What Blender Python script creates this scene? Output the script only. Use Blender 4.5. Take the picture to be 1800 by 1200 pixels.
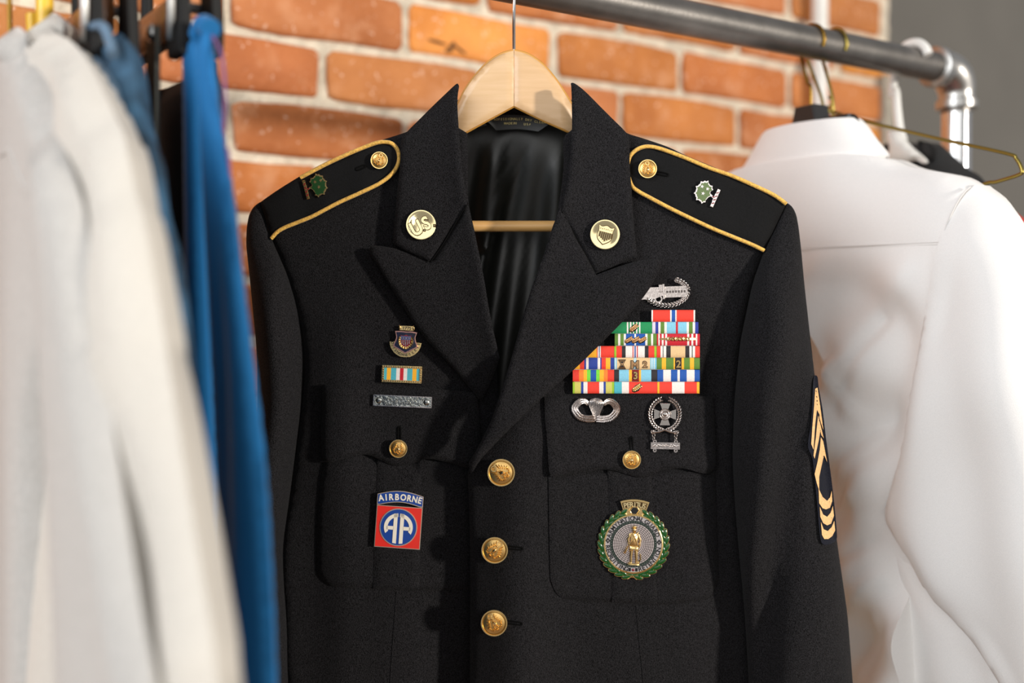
import bpy, bmesh, math, random
import numpy as np
from mathutils import Vector, Matrix
from mathutils.geometry import delaunay_2d_cdt, tessellate_polygon

random.seed(7)
rng = np.random.default_rng(7)
SC = bpy.context.scene
COL = SC.collection
for o in list(bpy.data.objects):
    bpy.data.objects.remove(o)

# ---------------------------------------------------------------- camera
FPX = 2000.0                      # focal length for a frame 1800 wide
CAMZ = 1.25
PITCH = math.atan(38 / FPX)
cam_d = bpy.data.cameras.new('camera')
cam_d.sensor_width = 36.0
cam_d.lens = 36.0 * FPX / 1800.0
cam_d.clip_start = 0.02
cam_d.dof.use_dof = True
cam_d.dof.focus_distance = 0.905
cam_d.dof.aperture_fstop = 2.5
cam = bpy.data.objects.new('camera', cam_d)
COL.objects.link(cam)
cam.location = (0, 0, CAMZ)
cam.rotation_euler = (math.pi / 2 - PITCH, 0, 0)
SC.camera = cam

# ---------------------------------------------------------------- world, sun, exposure
W = bpy.data.worlds.new('world')
SC.world = W
W.use_nodes = True
W.node_tree.nodes['Background'].inputs[0].default_value = (0.98, 0.98, 1.0, 1)
W.node_tree.nodes['Background'].inputs[1].default_value = 0.36

sun_d = bpy.data.lights.new('sun', 'SUN')
sun_d.energy = 3.0
sun_d.angle = math.radians(4.0)
sun_d.color = (1.0, 0.93, 0.84)
sun = bpy.data.objects.new('sun', sun_d)
COL.objects.link(sun)
az, el = math.radians(54), math.radians(5.5)
to_sun = Vector((math.sin(az) * math.cos(el), -math.cos(az) * math.cos(el), math.sin(el)))
sun.rotation_euler = to_sun.to_track_quat('Z', 'Y').to_euler()
sun.location = (1.5, -1.0, 2.2)

win_d = bpy.data.lights.new('window_light', 'AREA')
win_d.shape = 'RECTANGLE'; win_d.size = 2.0; win_d.size_y = 1.8
win_d.energy = 74.0
win_d.color = (0.95, 0.975, 1.0)
win = bpy.data.objects.new('window_light', win_d)
COL.objects.link(win)
win.location = (-1.85, -1.15, 2.1)
win.rotation_euler = (Vector((0.38, 1.05, 1.25)) - win.location).to_track_quat('-Z', 'Y').to_euler()

rear_d = bpy.data.lights.new('rear_window_light', 'AREA')
rear_d.shape = 'RECTANGLE'; rear_d.size = 2.4; rear_d.size_y = 1.6
rear_d.energy = 17.0
rear_d.color = (1.0, 0.985, 0.95)
rear = bpy.data.objects.new('rear_window_light', rear_d)
COL.objects.link(rear)
rear.location = (0.1, -2.7, 2.0)
rear.rotation_euler = (Vector((0.0, 1.0, 1.35)) - rear.location).to_track_quat('-Z', 'Y').to_euler()

SC.view_settings.view_transform = 'Standard'
SC.view_settings.look = 'None'
SC.view_settings.gamma = 1.0
SC.view_settings.use_curve_mapping = False
SC.view_settings.exposure = 0.0

# ---------------------------------------------------------------- frames
YJ = 0.94                          # distance of the jacket's reference plane
ct, st = math.cos(PITCH), math.sin(PITCH)

def P(px, py, Y):
    """point seen at (px,py), at distance Y (arrays welcome)"""
    px = np.asarray(px, float); py = np.asarray(py, float)
    x = (px - 900) / FPX; u = (600 - py) / FPX
    dy = ct + u * st; dz = -st + u * ct
    k = Y / dy
    return np.stack(np.broadcast_arrays(x * k, Y + 0 * px, CAMZ + dz * k), -1)

def J(px, py, r):
    """jacket coordinates: r = mm in front of the reference plane"""
    return P(px, py, YJ - np.asarray(r, float) / 1000.0)

D3 = Vector((0.8321, 0.5547, 0))    # along the rail, away to the right
E3 = Vector((0.5547, -0.8321, 0))   # from wall into the room
RAIL0 = Vector((0.0014, 0.94, CAMZ + 0.2757))
RAIL_R = 0.0158

class Frame:
    def __init__(s, O, U, V, W):
        s.O, s.U, s.V, s.W = [np.array(q, float) for q in (O, U, V, W)]
    def __call__(s, u, v, w):
        u = np.asarray(u, float)[..., None]; v = np.asarray(v, float)[..., None]; w = np.asarray(w, float)[..., None]
        return s.O + u * s.U + v * s.V + w * s.W

def hang_frame(px):
    """frame of a garment hung square to the rail where the rail is seen at px:
    u = towards the room, v = height over the camera, w = towards the left end of the rail"""
    Z = 0.94 * 2997.0 / (3900.0 - px)
    X = (px - 900) / FPX * Z
    return Frame((X, Z, CAMZ), E3, (0, 0, 1), -D3)

# ---------------------------------------------------------------- materials
MATS = {}
def lin(c):
    return tuple(((v / 255) / 12.92 if v / 255 <= 0.04045 else ((v / 255 + 0.055) / 1.055) ** 2.4) for v in c)

def mat(name, color, rough=0.6, metal=0.0, noise=None, bump=None, sheen=0.0, coat=0.0, spec=None, coord='Object'):
    """noise=(scale, amount, detail) darkens/lightens; bump=(scale, strength, distance)"""
    if name in MATS: return MATS[name]
    m = bpy.data.materials.new(name); m.use_nodes = True
    nt = m.node_tree; b = nt.nodes['Principled BSDF']
    b.inputs['Base Color'].default_value = (*color, 1)
    b.inputs['Roughness'].default_value = rough
    b.inputs['Metallic'].default_value = metal
    b.inputs['Sheen Weight'].default_value = sheen
    b.inputs['Sheen Roughness'].default_value = 0.4
    b.inputs['Coat Weight'].default_value = coat
    if spec is not None: b.inputs['Specular IOR Level'].default_value = spec
    tc = nt.nodes.new('ShaderNodeTexCoord')
    if noise:
        n = nt.nodes.new('ShaderNodeTexNoise'); n.inputs['Scale'].default_value = noise[0]
        n.inputs['Detail'].default_value = noise[2] if len(noise) > 2 else 3
        nt.links.new(tc.outputs[coord], n.inputs['Vector'])
        mr = nt.nodes.new('ShaderNodeMapRange')
        mr.inputs[1].default_value = 0.3; mr.inputs[2].default_value = 0.7
        mr.inputs[3].default_value = 1 - noise[1]; mr.inputs[4].default_value = 1 + noise[1]
        nt.links.new(n.outputs['Fac'], mr.inputs[0])
        mx = nt.nodes.new('ShaderNodeMix'); mx.data_type = 'RGBA'; mx.blend_type = 'MULTIPLY'
        mx.inputs[0].default_value = 1
        mx.inputs[6].default_value = (*color, 1)
        nt.links.new(mr.outputs[0], mx.inputs[7])
        nt.links.new(mx.outputs[2], b.inputs['Base Color'])
    if bump:
        n = nt.nodes.new('ShaderNodeTexNoise'); n.inputs['Scale'].default_value = bump[0]
        n.inputs['Detail'].default_value = 4
        nt.links.new(tc.outputs[coord], n.inputs['Vector'])
        bp = nt.nodes.new('ShaderNodeBump'); bp.inputs['Strength'].default_value = bump[1]
        bp.inputs['Distance'].default_value = bump[2]
        nt.links.new(n.outputs['Fac'], bp.inputs['Height'])
        nt.links.new(bp.outputs[0], b.inputs['Normal'])
    MATS[name] = m
    return m

def mat_wood(name, c1, c2, rough, scale=(6, 60, 60), rot=(0, 0, 0)):
    m = bpy.data.materials.new(name); m.use_nodes = True
    nt = m.node_tree; b = nt.nodes['Principled BSDF']
    b.inputs['Roughness'].default_value = rough
    b.inputs['Coat Weight'].default_value = 0.25
    tc = nt.nodes.new('ShaderNodeTexCoord'); mp = nt.nodes.new('ShaderNodeMapping')
    mp.inputs['Scale'].default_value = scale; mp.inputs['Rotation'].default_value = rot
    nt.links.new(tc.outputs['Object'], mp.inputs[0])
    n = nt.nodes.new('ShaderNodeTexNoise'); n.inputs['Scale'].default_value = 6; n.inputs['Detail'].default_value = 6
    nt.links.new(mp.outputs[0], n.inputs['Vector'])
    r = nt.nodes.new('ShaderNodeValToRGB')
    r.color_ramp.elements[0].position = 0.3; r.color_ramp.elements[0].color = (*c1, 1)
    r.color_ramp.elements[1].position = 0.7; r.color_ramp.elements[1].color = (*c2, 1)
    nt.links.new(n.outputs['Fac'], r.inputs[0]); nt.links.new(r.outputs[0], b.inputs['Base Color'])
    return m

def mat_brick():
    m = bpy.data.materials.new('brick_clay'); m.use_nodes = True
    nt = m.node_tree; b = nt.nodes['Principled BSDF']
    b.inputs['Roughness'].default_value = 0.75
    oi = nt.nodes.new('ShaderNodeObjectInfo')
    tc = nt.nodes.new('ShaderNodeTexCoord')
    ad = nt.nodes.new('ShaderNodeVectorMath'); ad.operation = 'ADD'
    cb = nt.nodes.new('ShaderNodeCombineXYZ')
    ml = nt.nodes.new('ShaderNodeMath'); ml.operation = 'MULTIPLY'; ml.inputs[1].default_value = 37
    nt.links.new(oi.outputs['Random'], ml.inputs[0])
    for i in range(3): nt.links.new(ml.outputs[0], cb.inputs[i])
    nt.links.new(tc.outputs['Object'], ad.inputs[0]); nt.links.new(cb.outputs[0], ad.inputs[1])
    def noise(scale, det):
        n = nt.nodes.new('ShaderNodeTexNoise'); n.inputs['Scale'].default_value = scale; n.inputs['Detail'].default_value = det
        nt.links.new(ad.outputs[0], n.inputs['Vector']); return n
    def ramp(n, a, bb, ca, cbb):
        r = nt.nodes.new('ShaderNodeValToRGB')
        r.color_ramp.elements[0].position = a; r.color_ramp.elements[0].color = (*ca, 1)
        r.color_ramp.elements[1].position = bb; r.color_ramp.elements[1].color = (*cbb, 1)
        nt.links.new(n.outputs['Fac'], r.inputs[0]); return r
    def mix(mode, fac, a, c):
        x = nt.nodes.new('ShaderNodeMix'); x.data_type = 'RGBA'; x.blend_type = mode
        if isinstance(fac, float): x.inputs[0].default_value = fac
        else: nt.links.new(fac, x.inputs[0])
        nt.links.new(a, x.inputs[6])
        if isinstance(c, tuple): x.inputs[7].default_value = (*c, 1)
        else: nt.links.new(c, x.inputs[7])
        return x.outputs[2]
    big = ramp(noise(14, 4), 0.3, 0.7, (0.78, 0.66, 0.52), (1.1, 1.08, 1.1))
    c = mix('MULTIPLY', 1.0, oi.outputs['Color'], big.outputs[0])
    patch = ramp(noise(24, 3), 0.56, 0.75, (0, 0, 0), (0.55, 0.55, 0.55))
    c = mix('MIX', patch.outputs[0], c, (0.62, 0.30, 0.15))
    spk = ramp(noise(150, 1), 0.66, 0.74, (0, 0, 0), (0.5, 0.5, 0.5))
    c = mix('MIX', spk.outputs[0], c, (0.85, 0.6, 0.45))
    drk = ramp(noise(260, 2), 0.7, 0.78, (0, 0, 0), (0.6, 0.6, 0.6))
    c = mix('MIX', drk.outputs[0], c, (0.12, 0.05, 0.02))
    nt.links.new(c, b.inputs['Base Color'])
    bp = nt.nodes.new('ShaderNodeBump'); bp.inputs['Strength'].default_value = 0.7; bp.inputs['Distance'].default_value = 0.0025
    n2 = noise(140, 6)
    nt.links.new(n2.outputs['Fac'], bp.inputs['Height']); nt.links.new(bp.outputs[0], b.inputs['Normal'])
    return m

# ---------------------------------------------------------------- object helpers
def tag(o, label=None, cat=None, group=None, kind=None):
    if label: o['label'] = label
    if cat: o['category'] = cat
    if group: o['group'] = group
    if kind: o['kind'] = kind
    return o

def thing(name, loc, label, cat, group=None):
    o = bpy.data.objects.new(name, None); COL.objects.link(o)
    o.location = Vector(loc); o.empty_display_size = 0.02
    return tag(o, label, cat, group)

def abs_loc(o):
    v = Vector(o.location)
    while o.parent: o = o.parent; v += Vector(o.location)
    return v

def mesh_obj(name, V, F, mats, parent=None, midx=None, smooth=True, sharp=None, loc=None, base=False):
    """V in world coordinates; becomes local to the parent"""
    V = np.asarray(V, float)
    if parent is not None:
        off = np.array(abs_loc(parent)); oloc = Vector((0, 0, 0))
        if loc is not None:
            oloc = Vector(loc) - Vector(off); off = np.array(loc)
    elif loc is not None:
        off = np.array(loc); oloc = Vector(loc)
    elif base:
        lo, hi = V.min(0), V.max(0); off = np.array([(lo[0] + hi[0]) / 2, (lo[1] + hi[1]) / 2, lo[2]]); oloc = Vector(off)
    else:
        off = np.zeros(3); oloc = Vector((0, 0, 0))
    me = bpy.data.meshes.new(name)
    me.from_pydata([tuple(v) for v in (V - off)], [], [tuple(f) for f in F])
    if not isinstance(mats, (list, tuple)): mats = [mats]
    for m in mats: me.materials.append(m)
    if midx is not None:
        me.polygons.foreach_set('material_index', list(midx))
    bm = bmesh.new(); bm.from_mesh(me)
    bmesh.ops.recalc_face_normals(bm, faces=bm.faces[:])
    for f in bm.faces: f.smooth = bool(smooth)
    if smooth:
        lim = math.radians(sharp if sharp else 50)
        for e in bm.edges:
            if len(e.link_faces) == 2 and e.calc_face_angle(0) > lim: e.smooth = False
    bm.to_mesh(me); bm.free(); me.update()
    o = bpy.data.objects.new(name, me); COL.objects.link(o)
    o.location = oloc
    if parent is not None: o.parent = parent
    return o

def spl(pts, n=6, closed=True):
    """Catmull-Rom through pts; a point given twice is a corner"""
    pts = [tuple(map(float, p)) for p in pts]
    out = []
    N = len(pts)
    rngi = range(N if closed else N - 1)
    for i in rngi:
        p1, p2 = pts[i], pts[(i + 1) % N]
        if p1 == p2: continue
        p0 = pts[(i - 1) % N] if (closed or i > 0) else p1
        p3 = pts[(i + 2) % N] if (closed or i + 2 < N) else p2
        for k in range(n):
            t = k / n
            out.append(tuple(0.5 * ((2 * b) + (-a + c) * t + (2 * a - 5 * b + 4 * c - d) * t * t + (-a + 3 * b - 3 * c + d) * t ** 3)
                             for a, b, c, d in zip(p0, p1, p2, p3)))
    if not closed: out.append(pts[-1])
    return out

def seg_dist(u, v, poly, closed=True):
    poly = np.asarray(poly, float)
    A = poly if closed else poly[:-1]
    B = np.roll(poly, -1, 0) if closed else poly[1:]
    d = np.full(u.shape, 1e18)
    for a, b in zip(A, B):
        ab = b - a; L = ab @ ab
        if L < 1e-18: continue
        t = np.clip(((u - a[0]) * ab[0] + (v - a[1]) * ab[1]) / L, 0, 1)
        d = np.minimum(d, (u - a[0] - t * ab[0]) ** 2 + (v - a[1] - t * ab[1]) ** 2)
    return np.sqrt(d)

def inside(u, v, poly):
    poly = np.asarray(poly, float); r = np.zeros(u.shape, bool)
    j = len(poly) - 1
    for i in range(len(poly)):
        xi, yi = poly[i]; xj, yj = poly[j]
        if yi != yj:
            c = ((yi > v) != (yj > v)) & (u < (xj - xi) * (v - yi) / (yj - yi) + xi)
            r ^= c
        j = i
    return r

def tri_poly(poly, sp):
    """fill an outline with evenly spaced points and triangulate"""
    poly = [Vector(p) for p in poly]
    dense = []
    for i, a in enumerate(poly):
        b = poly[(i + 1) % len(poly)]
        L = (b - a).length
        if L < sp * 0.02: continue
        n = max(1, int(round(L / sp)))
        for k in range(n): dense.append(a.lerp(b, k / n))
    pd = np.array([tuple(p) for p in dense])
    lo, hi = pd.min(0), pd.max(0)
    gx = np.arange(lo[0], hi[0], sp); gy = np.arange(lo[1], hi[1], sp * 0.87)
    U, Vv = np.meshgrid(gx, gy); U = U + (np.arange(len(gy)) % 2)[:, None] * sp / 2
    U, Vv = U.ravel(), Vv.ravel()
    ok = inside(U, Vv, pd); U, Vv = U[ok], Vv[ok]
    if len(U):
        ok = seg_dist(U, Vv, pd) > sp * 0.55; U, Vv = U[ok], Vv[ok]
    nb = len(dense)
    allv = dense + [Vector((a, b)) for a, b in zip(U, Vv)]
    edges = [(i, (i + 1) % nb) for i in range(nb)]
    vs, es, fs, *_ = delaunay_2d_cdt(allv, edges, [], 1, sp * 1e-4)
    vv = np.array([tuple(p) for p in vs])
    return vv, [tuple(f) for f in fs], pd

def shell(name, outline, sp, mapper, top, bot, mats, parent=None, base=False, sharp=60):
    """closed cloth shell: outline filled with a mesh, front and back surfaces top/bot(u, v, distance to edge)"""
    vv, fs, pd = tri_poly(outline, sp)
    u, v = vv[:, 0], vv[:, 1]
    d = seg_dist(u, v, pd)
    T = mapper(u, v, top(u, v, d)); B = mapper(u, v, bot(u, v, d))
    n = len(vv)
    V = np.concatenate([T, B])
    cnt = {}
    for f in fs:
        for i in range(3):
            e = (f[i], f[(i + 1) % 3]); k = (min(e), max(e))
            cnt.setdefault(k, []).append(e)
    F = [f for f in fs] + [(f[2] + n, f[1] + n, f[0] + n) for f in fs]
    for k, es in cnt.items():
        if len(es) == 1:
            a, b = es[0]
            F.append((b, a, a + n, b + n))
    return mesh_obj(name, V, F, mats, parent, sharp=sharp, base=base)

def tube_geo(pts, rad, seg=10, cap=True, squash=None):
    pts = [Vector(p) for p in pts]
    n = len(pts)
    rads = rad if isinstance(rad, (list, tuple)) else [rad] * n
    V, F = [], []
    t0 = (pts[1] - pts[0]).normalized()
    ref = Vector((0, 0, 1)) if abs(t0.z) < 0.9 else Vector((1, 0, 0))
    nrm = (ref - t0 * ref.dot(t0)).normalized()
    for i in range(n):
        if i == 0: t = t0
        elif i == n - 1: t = (pts[i] - pts[i - 1]).normalized()
        else: t = ((pts[i + 1] - pts[i]).normalized() + (pts[i] - pts[i - 1]).normalized()).normalized()
        nrm = (nrm - t * nrm.dot(t)).normalized(); bn = t.cross(nrm)
        for k in range(seg):
            a = 2 * math.pi * k / seg
            V.append(tuple(pts[i] + (nrm * math.cos(a) + bn * math.sin(a)) * rads[i]))
    for i in range(n - 1):
        for k in range(seg):
            k2 = (k + 1) % seg
            F.append((i * seg + k, i * seg + k2, (i + 1) * seg + k2, (i + 1) * seg + k))
    if cap:
        F.append(tuple(range(seg - 1, -1, -1))); F.append(tuple((n - 1) * seg + k for k in range(seg)))
    return V, F

def tube(name, pts, rad, m, parent=None, seg=10, base=False):
    V, F = tube_geo(pts, rad, seg)
    return mesh_obj(name, V, F, m, parent, base=base)

def loft(name, rings, m, parent=None, base=False, cap=True, sharp=70):
    s = len(rings[0]); V = [p for r in rings for p in r]; F = []
    for i in range(len(rings) - 1):
        for k in range(s):
            k2 = (k + 1) % s
            F.append((i * s + k, i * s + k2, (i + 1) * s + k2, (i + 1) * s + k))
    if cap:
        F.append(tuple(range(s - 1, -1, -1))); F.append(tuple((len(rings) - 1) * s + k for k in range(s)))
    return mesh_obj(name, V, F, m, parent, base=base, sharp=sharp)

_txt = {}
def text_geo(s, bold=0.0):
    key = (s, bold)
    if key not in _txt:
        cu = bpy.data.curves.new('t', 'FONT'); cu.body = s; cu.size = 1; cu.align_x = 'CENTER'; cu.offset = bold
        cu.resolution_u = 3
        o = bpy.data.objects.new('t', cu); COL.objects.link(o)
        bpy.context.view_layer.update()
        me = bpy.data.meshes.new_from_object(o)
        _txt[key] = ([tuple(v.co) for v in me.vertices], [tuple(p.vertices) for p in me.polygons])
        bpy.data.objects.remove(o); bpy.data.meshes.remove(me); bpy.data.curves.remove(cu)
    return _txt[key]

class MB:
    """collects small shapes (local x right, y up, z out, one unit) and builds ONE mesh through a mapper"""
    def __init__(s): s.V, s.F, s.M = [], [], []
    def add(s, V, F, m=0):
        o = len(s.V); s.V += [tuple(map(float, v)) for v in V]
        s.F += [tuple(i + o for i in f) for f in F]; s.M += [m] * len(F); return s
    def prism(s, poly, z0, z1, m=0, bev=0.0):
        poly = [tuple(p) for p in poly]; n = len(poly)
        tris = tessellate_polygon([[Vector((p[0], p[1], 0)) for p in poly]])
        if bev:
            c = np.mean(np.array(poly), 0)
            ext = np.abs(np.array(poly) - c).max()
            k = max(0.2, 1 - bev / max(ext, 1e-6))
            topp = [(c[0] + (p[0] - c[0]) * k, c[1] + (p[1] - c[1]) * k) for p in poly]
            V = [(*p, z0) for p in poly] + [(*p, z1 - bev * (1 if z1 > z0 else -1)) for p in poly] + [(*p, z1) for p in topp]
            F = [(i, (i + 1) % n, (i + 1) % n + n, i + n) for i in range(n)]
            F += [(i + n, (i + 1) % n + n, (i + 1) % n + 2 * n, i + 2 * n) for i in range(n)]
            F += [tuple(t) for t in tris] + [tuple(i + 2 * n for i in t) for t in tris]
        else:
            V = [(*p, z0) for p in poly] + [(*p, z1) for p in poly]
            F = [(i, (i + 1) % n, (i + 1) % n + n, i + n) for i in range(n)]
            F += [tuple(t) for t in tris] + [tuple(i + n for i in t) for t in tris]
        return s.add(V, F, m)
    def box(s, x0, x1, y0, y1, z0, z1, m=0, bev=0.0):
        return s.prism([(x0, y0), (x1, y0), (x1, y1), (x0, y1)], z0, z1, m, bev)
    def lathe(s, prof, cx=0, cy=0, seg=32, m=0):
        """prof: (radius, z) from centre outwards or along the skin"""
        V, F = [], []
        for r, z in prof:
            for k in range(seg):
                a = 2 * math.pi * k / seg; V.append((cx + r * math.cos(a), cy + r * math.sin(a), z))
        for i in range(len(prof) - 1):
            for k in range(seg):
                k2 = (k + 1) % seg; F.append((i * seg + k, i * seg + k2, (i + 1) * seg + k2, (i + 1) * seg + k))
        F.append(tuple(range(seg))); F.append(tuple((len(prof) - 1) * seg + k for k in range(seg)))
        return s.add(V, F, m)
    def ring(s, r0, r1, z0, z1, cx=0, cy=0, seg=36, m=0, sx=1, sy=1):
        V, F = [], []
        for r, z in ((r0, z0), (r0, z1), (r1, z1), (r1, z0)):
            for k in range(seg):
                a = 2 * math.pi * k / seg; V.append((cx + sx * r * math.cos(a), cy + sy * r * math.sin(a), z))
        for i in range(4):
            for k in range(seg):
                k2 = (k + 1) % seg; i2 = (i + 1) % 4
                F.append((i * seg + k, i * seg + k2, i2 * seg + k2, i2 * seg + k))
        return s.add(V, F, m)
    def ell(s, c, r, rot=0, m=0, nu=8, nv=5):
        V, F = [], []
        cr, sr = math.cos(rot), math.sin(rot)
        for j in range(nv + 1):
            t = math.pi * j / nv
            for k in range(nu):
                a = 2 * math.pi * k / nu
                x, y, z = r[0] * math.cos(t), r[1] * math.sin(t) * math.cos(a), r[2] * math.sin(t) * math.sin(a)
                V.append((c[0] + x * cr - y * sr, c[1] + x * sr + y * cr, c[2] + z))
        for j in range(nv):
            for k in range(nu):
                k2 = (k + 1) % nu; F.append((j * nu + k, j * nu + k2, (j + 1) * nu + k2, (j + 1) * nu + k))
        return s.add(V, F, m)
    def tube(s, pts, rad, seg=6, m=0):
        V, F = tube_geo(pts, rad, seg); return s.add(V, F, m)
    def text(s, t, size, cx, cy, z0, z1, rot=0, m=0, bold=0.0, sx=1.0):
        V, F = text_geo(t, bold)
        c, q = math.cos(rot), math.sin(rot)
        W_ = []
        for z in (z0, z1):
            for v in V:
                x, y = v[0] * size * sx, (v[1] - 0.35) * size
                W_.append((cx + x * c - y * q, cy + x * q + y * c, z))
        n = len(V)
        cnt = {}
        for f in F:
            for i in range(len(f)):
                a, b = f[i], f[(i + 1) % len(f)]
                cnt.setdefault((min(a, b), max(a, b)), []).append((a, b))
        FF = [tuple(i + n for i in f) for f in F]
        for es in cnt.values():
            if len(es) == 1:
                a, b = es[0]; FF.append((a, b, b + n, a + n))
        return s.add(W_, FF, m)
    def arc_text(s, t, size, R, a0, a1, z0, z1, cx=0, cy=0, inward=False, m=0, bold=0.0):
        """letters evenly on an arc from angle a0 to a1 (degrees, left to right)"""
        n = len(t)
        for i, ch in enumerate(t):
            if ch == ' ': continue
            a = math.radians(a0 + (a1 - a0) * (i / max(1, n - 1)))
            rot = a + math.pi / 2 if inward else a - math.pi / 2
            s.text(ch, size, cx + R * math.cos(a), cy + R * math.sin(a), z0, z1, rot, m, bold)
        return s
    def build(s, name, mapper, mats, parent=None, smooth=True, sharp=35, base=False, loc=None):
        A = np.array(s.V)
        return mesh_obj(name, mapper(A[:, 0], A[:, 1], A[:, 2]), s.F, mats, parent, s.M, smooth, sharp, base=base, loc=loc)

def world_map(x, y, z): return np.stack([x, y, z], -1)

def sm(x, a, b):
    t = np.clip((np.asarray(x, float) - a) / (b - a), 0, 1); return t * t * (3 - 2 * t)

# ================================================================ structure: brick wall, grey wall, floor
M_mortar = mat('mortar', (0.61, 0.535, 0.42), 0.95, noise=(60, 0.22, 6), bump=(120, 0.9, 0.006))
M_brick = mat_brick()
M_grey = mat('grey_paint', (0.105, 0.098, 0.086), 0.75, noise=(8, 0.06, 4), bump=(60, 0.15, 0.002))
M_floor = mat_wood('floor_boards', (0.16, 0.09, 0.05), (0.28, 0.17, 0.1), 0.5, (3, 40, 40))

WALL0 = Vector((-0.041, 1.440, 0))
S0, S1 = -1.45, 0.797               # the wall from its hidden left end to the corner
ROWH, HBASE = 0.0688, CAMZ + 0.2505
BRK_D = 0.012
def wall_pt(s, z, w=0.0): return WALL0 + D3 * s + Vector((0, 0, z)) + E3 * w

def box_world(O, U, Vv, Ww, u0, u1, v0, v1, w0, w1):
    c = []
    for w in (w0, w1):
        for (a, b) in ((u0, v0), (u1, v0), (u1, v1), (u0, v1)):
            c.append(tuple(O + U * a + Vv * b + Ww * w))
    F = [(0, 1, 2, 3), (4, 5, 6, 7), (0, 1, 5, 4), (1, 2, 6, 5), (2, 3, 7, 6), (3, 0, 4, 7)]
    return c, F
ZV = Vector((0, 0, 1))
# mortar bed: a fine grid, slightly uneven
ns, nz = 150, 150
V, F = [], []
ss = np.linspace(S0, S1, ns); zz = np.linspace(0, 2.45, nz)
for s in ss:
    for z in zz: V.append(tuple(wall_pt(s, z, -0.0045 + random.uniform(-0.0018, 0.0018))))
for i in range(ns - 1):
    for j in range(nz - 1): F.append((i * nz + j, (i + 1) * nz + j, (i + 1) * nz + j + 1, i * nz + j + 1))
o = len(V)
c, f = box_world(WALL0, D3, ZV, E3, S0, S1, 0, 2.45, -0.16, -0.02)
V += c; F += [tuple(i + o for i in q) for q in f]
wall_back = mesh_obj('wall_back', V, F, M_mortar, None, loc=tuple(wall_pt((S0 + S1) / 2, 0)))
tag(wall_back, 'weathered red brick wall with cream mortar joints behind the rack', None, None, 'structure')

def brick_mesh(k):
    """an unevenly worn brick 203 x 56 x 24 mm, chamfered"""
    r = random.Random(k)
    L, H, Dp, b = 0.207, 0.0575, 0.024, 0.0035
    V = []
    def j(a): return a + r.uniform(-0.0018, 0.0018)
    fr = []
    for (sx, sy) in ((-1, -1), (1, -1), (1, 1), (-1, 1)):
        fr.append((sx, sy))
    # outline with clipped corners and mid points, so that the edges wander
    ol = []
    for i, (sx, sy) in enumerate(fr):
        nx, ny = fr[(i + 1) % 4]
        x0, y0 = sx * L / 2, sy * H / 2; x1, y1 = nx * L / 2, ny * H / 2
        dx, dy = (x1 - x0), (y1 - y0); ln = math.hypot(dx, dy); ux, uy = dx / ln, dy / ln
        ol.append((x0 + ux * 0.006, y0 + uy * 0.006)); 
        if ln > 0.1: ol += [(x0 + dx * 0.3, y0 + dy * 0.3), (x0 + dx * 0.68, y0 + dy * 0.68)]
        ol.append((x1 - ux * 0.006, y1 - uy * 0.006))
    ol = [(j(x), j(y)) for x, y in ol]; n = len(ol)
    V = [(x, 0, y) for x, y in ol] + [(x, -(Dp - b), y) for x, y in ol]
    V += [(x * (1 - 2 * b / L), -Dp + r.uniform(-0.0006, 0.0006), y * (1 - 2 * b / H)) for x, y in ol]
    F = [(i, (i + 1) % n, (i + 1) % n + n, i + n) for i in range(n)] + [(i + n, (i + 1) % n + n, (i + 1) % n + 2 * n, i + 2 * n) for i in range(n)]
    F.append(tuple(i + 2 * n for i in range(n)))
    me = bpy.data.meshes.new('brick'); me.from_pydata(V, [], F); me.materials.append(M_brick)
    bm = bmesh.new(); bm.from_mesh(me); bmesh.ops.recalc_face_normals(bm, faces=bm.faces[:])
    for fc in bm.faces: fc.smooth = True
    bm.to_mesh(me); bm.free()
    return me
BM = [brick_mesh(k) for k in range(7)]
red1, red2, red3, org, orgd = (0.48, 0.165, 0.042), (0.51, 0.19, 0.055), (0.42, 0.135, 0.03), (0.70, 0.30, 0.04), (0.52, 0.185, 0.024)
wall_ang = math.atan2(D3.y, D3.x)
special = {}                        # (row, rounded joint) -> colour, read off the photograph
cnt = 0
stuffV, stuffF = [], []
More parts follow.
